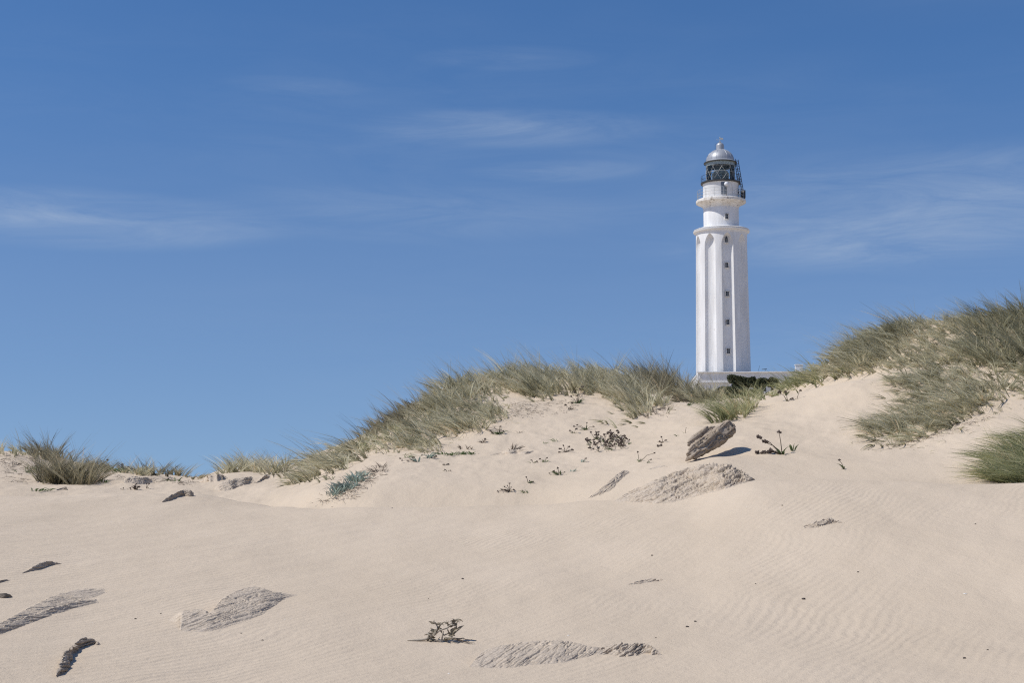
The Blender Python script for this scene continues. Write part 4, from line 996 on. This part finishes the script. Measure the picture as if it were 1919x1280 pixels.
# the propped rock: a leaning slab whose upper end hangs clear of the sand
def slab(cent, halfw, rs, thick, label, m, amp, name='leaning_rock', parent=None, nu=170, nv=90, tip0=.15, tip1=.55):
    """cent: photo points of the axis; halfw: half width across the axis in photo px; rs: distance"""
    C_ = resample(cent, nu); g = np.linspace(0, 1, len(halfw)); u_ = np.linspace(0, 1, nu)
    H_ = pchip(g, halfw, u_); Rr_ = np.interp(u_, np.linspace(0, 1, len(rs)), rs); Th = np.interp(u_, np.linspace(0, 1, len(thick)), thick)
    pts = np.array([air(C_[i][0], C_[i][1], Rr_[i]) for i in range(nu)])
    az_ = ray(*C_[nu//2])[0]; fw = np.array([math.sin(az_), math.cos(az_), 0])
    tg = np.gradient(pts, axis=0); tg -= (tg@fw)[:, None]*fw; tg /= np.linalg.norm(tg, axis=1)[:, None]
    up = np.cross(tg, fw); up *= np.sign(up[:, 2:3]); grid = np.zeros((nu, nv, 3))
    a = np.arange(nv)/nv*math.tau
    sq = np.sign(np.cos(a))*np.abs(np.cos(a))**.7; sn = np.sign(np.sin(a))*np.abs(np.sin(a))**.7
    for i in range(nu):
        e = min(1, (i/nu)/tip0+.02)**.6*min(1, ((nu-1-i)/nu)/.05+.02)**.5
        grid[i] = pts[i]+e*(up[i]*(sn[:, None])*H_[i]*Rr_[i]/F + fw*(sq[:, None])*Th[i])
    cc = grid.reshape(-1, 3).mean(0); Q = grid-cc
    ax = tg.mean(0); ax /= np.linalg.norm(ax); upm = up.mean(0)
    U = Q@ax; W = Q@upm; D = Q@fw
    sn_ = fbm3(np.stack([U*1.3, D*3, W*17], -1)+2.2+fbm3(Q*4, 2)[..., None]*.5, 3, .55)
    rid = .6+sn_*1.6-1.8*np.clip(1-np.abs(sn_)*9, 0, 1)
    lum = fbm3(Q*7+1.3, 4, .6); fine = fbm3(Q*26+3, 3, .6)
    du = np.gradient(grid, axis=0); dv = np.roll(grid, -1, 1)-np.roll(grid, 1, 1); nrm = np.cross(du, dv); nrm /= np.linalg.norm(nrm, axis=2, keepdims=True)+1e-9
    if ((nrm*(grid-pts[:, None, :])).sum(2)).mean() < 0: nrm = -nrm
    grid = grid+nrm*(amp*(rid*.8-.5+lum*.8+fine*.35))[..., None]
    i = np.arange(nu-1)[:, None]; j = np.arange(nv)[None, :]; j2 = (j+1) % nv
    Fq = np.stack([i*nv+j, i*nv+j2, (i+1)*nv+j2, (i+1)*nv+j], -1).reshape(-1, 4)
    Fl = [tuple(f) for f in Fq.tolist()]; Fl.append(tuple(range(nv))); Fl.append(tuple(range((nu-1)*nv, nu*nv)))
    org = np.array([cc[0], cc[1], gz(cc[0], cc[1])])
    if parent is None:
        o = mesh_obj(name, grid.reshape(-1, 3), Fl, M[m], None, True, org); tag(o, label, 'rock', 'weathered rocks half buried in the sand')
    else: o = mesh_obj(name, grid.reshape(-1, 3)-np.array(parent.location), Fl, M[m], parent, True)
    return o
_, rA = hit(1286, 868)
main = slab([(1284,864),(1296,852),(1315,838),(1340,822),(1362,806),(1376,797)], [5, 13, 16, 17, 17, 12], [rA+.02, rA+.2, rA+.45, rA+.75, rA+1.0, rA+1.15], [.10, .22, .30, .32, .28, .20], 'thick layered rock slab propped up and casting a dark shadow', 'rockP', .035)
slab([(1288,836),(1302,825),(1322,811),(1343,800)], [5, 9, 9, 4], [rA+.5, rA+.65, rA+.85, rA+1.05], [.07, .10, .10, .05], None, 'rockP', .022, 'splinter', main, 90, 50)

# ------------------------------------------------------------------ tiny things on the sand
def pebble(px, py, rad, label, m='pebble', fl=.7, cat='pebble', name='pebble'):
    c, r = hit(px, py); rad *= .7; mb = bmesh.new(); bmesh.ops.create_icosphere(mb, subdivisions=3, radius=rad)
    for v in mb.verts:
        n_ = float(vnoise3(np.array(v.co)/rad*1.1+px)); v.co *= 1+.55*n_; v.co.z *= fl; v.co.x *= 1.25
    me = bpy.data.meshes.new(name); mb.to_mesh(me); mb.free(); me.materials.append(M[m])
    o = bpy.data.objects.new(name, me); o.location = c+np.array([0, 0, rad*fl*.6]); link(o); tag(o, label, cat, 'small bits scattered on the open sand'); return o
for (x, y, rd, l) in ((867,1086,.020,'lone dark pebble on the open sand left of centre'),(1506,1124,.024,'largest dark pebble on the right hand slope'),(1222,1042,.017,'small pebble above the flat thin crust'),
    (1303,1166,.016,'upper of two pebbles above the darker furrowed rock'),(1288,1176,.018,'lower of two pebbles above the darker furrowed rock'),(1807,1235,.016,'pebble low at the right'),(1851,1219,.011,'tiny pebble above the low right one'),
    (1828,983,.014,'pebble high on the right slope'),(1608,1073,.014,'pebble below the small broken rock'),(254,1161,.013,'pebble between the two left crusts'),(492,1201,.012,'pebble below the broad left crust'),
    (1466,948,.016,'pebble near the lip of the right slope'),(452,1188,.010,'tiny pebble just under the broad left crust'),(1416,1095,.010,'tiny pebble in the middle of the right slope'),(301,1151,.010,'tiny pebble left of the broad crust'),(735,953,.016,'pebble below the dune foot'),
    (1229,1196,.009,'tiny pebble above the right end of the darker rock'),(803,1123,.008,'tiny pebble in the centre left sand')):
    pebble(x, y, rd, l)
for (x, y, rd, l) in ((1809,1114,.022,'long white shell on the right slope'),(1065,1192,.013,'small white shell above the long crust'),(841,1264,.012,'white shell near the bottom edge'),(534,1163,.010,'tiny white shell right of the broad crust'),(926,838,.014,'white shell on the upper slope')):
    pebble(x, y, rd, l, 'shell', .4, 'shell', 'shell')

# ------------------------------------------------------------------ bushes by the lighthouse
def bush(cx, cy, wpx, hpx, r, n, label):
    c = air(cx, cy, r); s = r/F; V = []; Fs = []; k = 0
    root = empty('evergreen_bush', (c[0], c[1], c[2]-1.2), label, 'bush', 'dark bushes by the lighthouse')
    q = np.random.default_rng(int(cx))
    blobs = [(q.uniform(-.8, .8), q.uniform(-1.0, .55), q.uniform(.10, .30)) for _ in range(60)]
    env = q.uniform(.45, 1.15, 7)
    blobs = [(bx, bz if bz < -.4 else -.4+(bz+.4)*float(np.interp(bx, np.linspace(-.9, .9, 7), env)), br) for (bx, bz, br) in blobs]
    P_ = []
    for (bx, bz, br) in blobs:
        m_ = int(n*br*.6); d = q.normal(size=(m_, 3)); d /= np.linalg.norm(d, axis=1)[:, None]; d *= (q.random((m_, 1))**.7)*br*1.35; d[:, 0] *= 1.2
        P_.append(np.array([bx, 0, bz])+d)
    P_ = np.concatenate(P_)*np.array([wpx*s/2, wpx*s/3, hpx*s/2]); n_ = len(P_)
    a = q.normal(size=(n_, 3)); a /= np.linalg.norm(a, axis=1)[:, None]; b = np.cross(a, q.normal(size=(n_, 3))); b /= np.linalg.norm(b, axis=1)[:, None]
    ll = .17*(.5+1.0*q.random((n_, 1)))
    V = np.stack([P_-a*ll, P_+b*ll*.5, P_+a*ll, P_-b*ll*.5], 1).reshape(-1, 3); Fq = (np.arange(n_)*4)[:, None]+np.arange(4)[None, :]
    mesh_obj('foliage', V+np.array([0, 0, 1.2]), Fq, M['bush'], root, False)
    mb = MB()
    for t in range(7):
        mb.tube([(q.uniform(-.3, .3), q.uniform(-.3, .3), -1.2), (q.uniform(-1, 1)*wpx*s/5, 0, .5), (q.uniform(-1, 1)*wpx*s/4, 0, 1.2)], [.07, .05, .02], 6)
    mesh_obj('branch', np.array(mb.v), mb.f, M['twig'], root, True)
bush(1390, 712, 44, 24, 178, 2600, 'widest dark green bush in front of the white building')
bush(1420, 713, 34, 22, 176, 2100, 'middle dark bush right of the lighthouse foot')
bush(1447, 714, 20, 18, 177, 1200, 'smallest dark bush at the right end of the row')
bush(1385, 734, 70, 20, 165, 2400, 'low dark thicket filling the hollow below the building')
bush(1330, 738, 60, 18, 160, 1700, 'low thicket left of the saddle in front of the building wall')

# ------------------------------------------------------------------ sky, sun, camera
SUN_EL = R(53); SUN_AZ = math.atan2(-.955, -.297)      # compass-like angle from +Y towards +X
w = bpy.data.worlds.new('World'); scene.world = w; w.use_nodes = True; nt = w.node_tree
bg = nt.nodes['Background']
sky = nt.nodes.new('ShaderNodeTexSky'); sky.sky_type = 'NISHITA'; sky.sun_disc = False
sky.sun_elevation = SUN_EL; sky.sun_rotation = SUN_AZ % math.tau; sky.altitude = 0
sky.air_density = 1.0; sky.dust_density = .2; sky.ozone_density = 1.5
tc = nt.nodes.new('ShaderNodeTexCoord'); D = tc.outputs['Generated']
nt.links.new(mapping(nt, D, (1, 1, .8), (0, 0, 0), (0, 0, .13)), sky.inputs['Vector'])   # clear sea air: the pale band lies below the dunes
# thin cirrus: stretched streaks high up, denser veils in a few quarters of the sky
st1 = noise(nt, mapping(nt, D, (2.2, 2.2, 13), (0, R(4), 0)), 3.4, 8, .68, .9)
st2 = noise(nt, mapping(nt, D, (1.2, 1.2, 5), (0, R(3), 0), (3.1, 0, 1.7)), 1.6, 3, .5)
wisp = ramp(nt, st1, [(.34, (0,)*3), (.80, (1,)*3)])
veil = math_(nt, 'MULTIPLY', ramp(nt, st2, [(.40, (0,)*3), (.70, (1,)*3)]), .22)
for (x, y, wx, wz, k) in ((120, 408, 460, 62, 1.0), (960, 240, 330, 42, .62), (960, 108, 200, 26, .42), (1760, 390, 480, 130, .85), (1560, 460, 380, 60, .4), (760, 400, 520, 60, .35), (1050, 320, 200, 24, .45), (560, 160, 160, 20, .25)):
    az_, t_ = ray(x, y); q_ = math.hypot(1, t_); dv_ = (math.sin(az_)/q_, math.cos(az_)/q_, t_/q_)
    s1 = nt.nodes.new('ShaderNodeVectorMath'); s1.operation = 'SUBTRACT'; nt.links.new(D, s1.inputs[0]); s1.inputs[1].default_value = dv_
    s2 = nt.nodes.new('ShaderNodeVectorMath'); s2.operation = 'MULTIPLY'; nt.links.new(s1.outputs[0], s2.inputs[0]); s2.inputs[1].default_value = (F/wx, F/wx, F/wz)
    s3 = nt.nodes.new('ShaderNodeVectorMath'); s3.operation = 'LENGTH'; nt.links.new(s2.outputs[0], s3.inputs[0])
    bl = ramp(nt, s3.outputs['Value'], [(0, (1,)*3), (.55, (.45,)*3), (1, (0,)*3)], 'EASE')
    veil = math_(nt, 'ADD', veil, math_(nt, 'MULTIPLY', bl, k))
cl = math_(nt, 'ADD', math_(nt, 'MULTIPLY', math_(nt, 'MULTIPLY', wisp, veil), .46), math_(nt, 'MULTIPLY', veil, .085), True)
sz = nt.nodes.new('ShaderNodeSeparateXYZ'); nt.links.new(D, sz.inputs[0])
hz_ = ramp(nt, sz.outputs[2], [(0, (.16,)*3), (.10, (.12,)*3), (.30, (0,)*3)], 'EASE')   # thin sea haze low in the sky
gam = N(nt, 'ShaderNodeHueSaturation', Saturation=1.2, Value=1.0); nt.links.new(sky.outputs[0], gam.inputs['Color'])
tint = mixc(nt, 1.0, gam.outputs[0], (.90, 1.055, 1.27), 'MULTIPLY')
mixn = mixc(nt, cl, mixc(nt, hz_, tint, (5.2, 5.1, 5.5)), (6.0, 7.0, 8.3))
nt.links.new(mixn, bg.inputs['Color']); bg.inputs['Strength'].default_value = .085
L_ = bpy.data.lights.new('sun', 'SUN'); L_.energy = 4.0; L_.angle = R(.5); L_.color = (1.0, .955, .89)
so = bpy.data.objects.new('sun', L_); col.objects.link(so)
from mathutils import Vector
to_sun = Vector((math.cos(SUN_EL)*math.sin(SUN_AZ), math.cos(SUN_EL)*math.cos(SUN_AZ), math.sin(SUN_EL)))
so.rotation_euler = to_sun.to_track_quat('Z', 'Y').to_euler(); so.location = (-20, -10, 60)
cam = bpy.data.cameras.new('camera'); cam.sensor_width = 36; cam.lens = 36*F/1919.0; cam.clip_end = 9000; cam.clip_start = .05
co = bpy.data.objects.new('camera', cam); col.objects.link(co); co.location = (0, 0, EYE); co.rotation_euler = (math.pi/2+PITCH, 0, 0)
scene.camera = co
scene.view_settings.view_transform = 'Standard'; scene.view_settings.look = 'None'; scene.view_settings.gamma = 1; scene.view_settings.exposure = 0
scene.cycles.max_bounces = 6; scene.cycles.transparent_max_bounces = 12
scene.cycles.use_denoising = False; scene.cycles.filter_width = 1.2
scene.cycles.use_adaptive_sampling = False; scene.cycles.sample_clamp_indirect = 2.5; scene.cycles.blur_glossy = 1.0
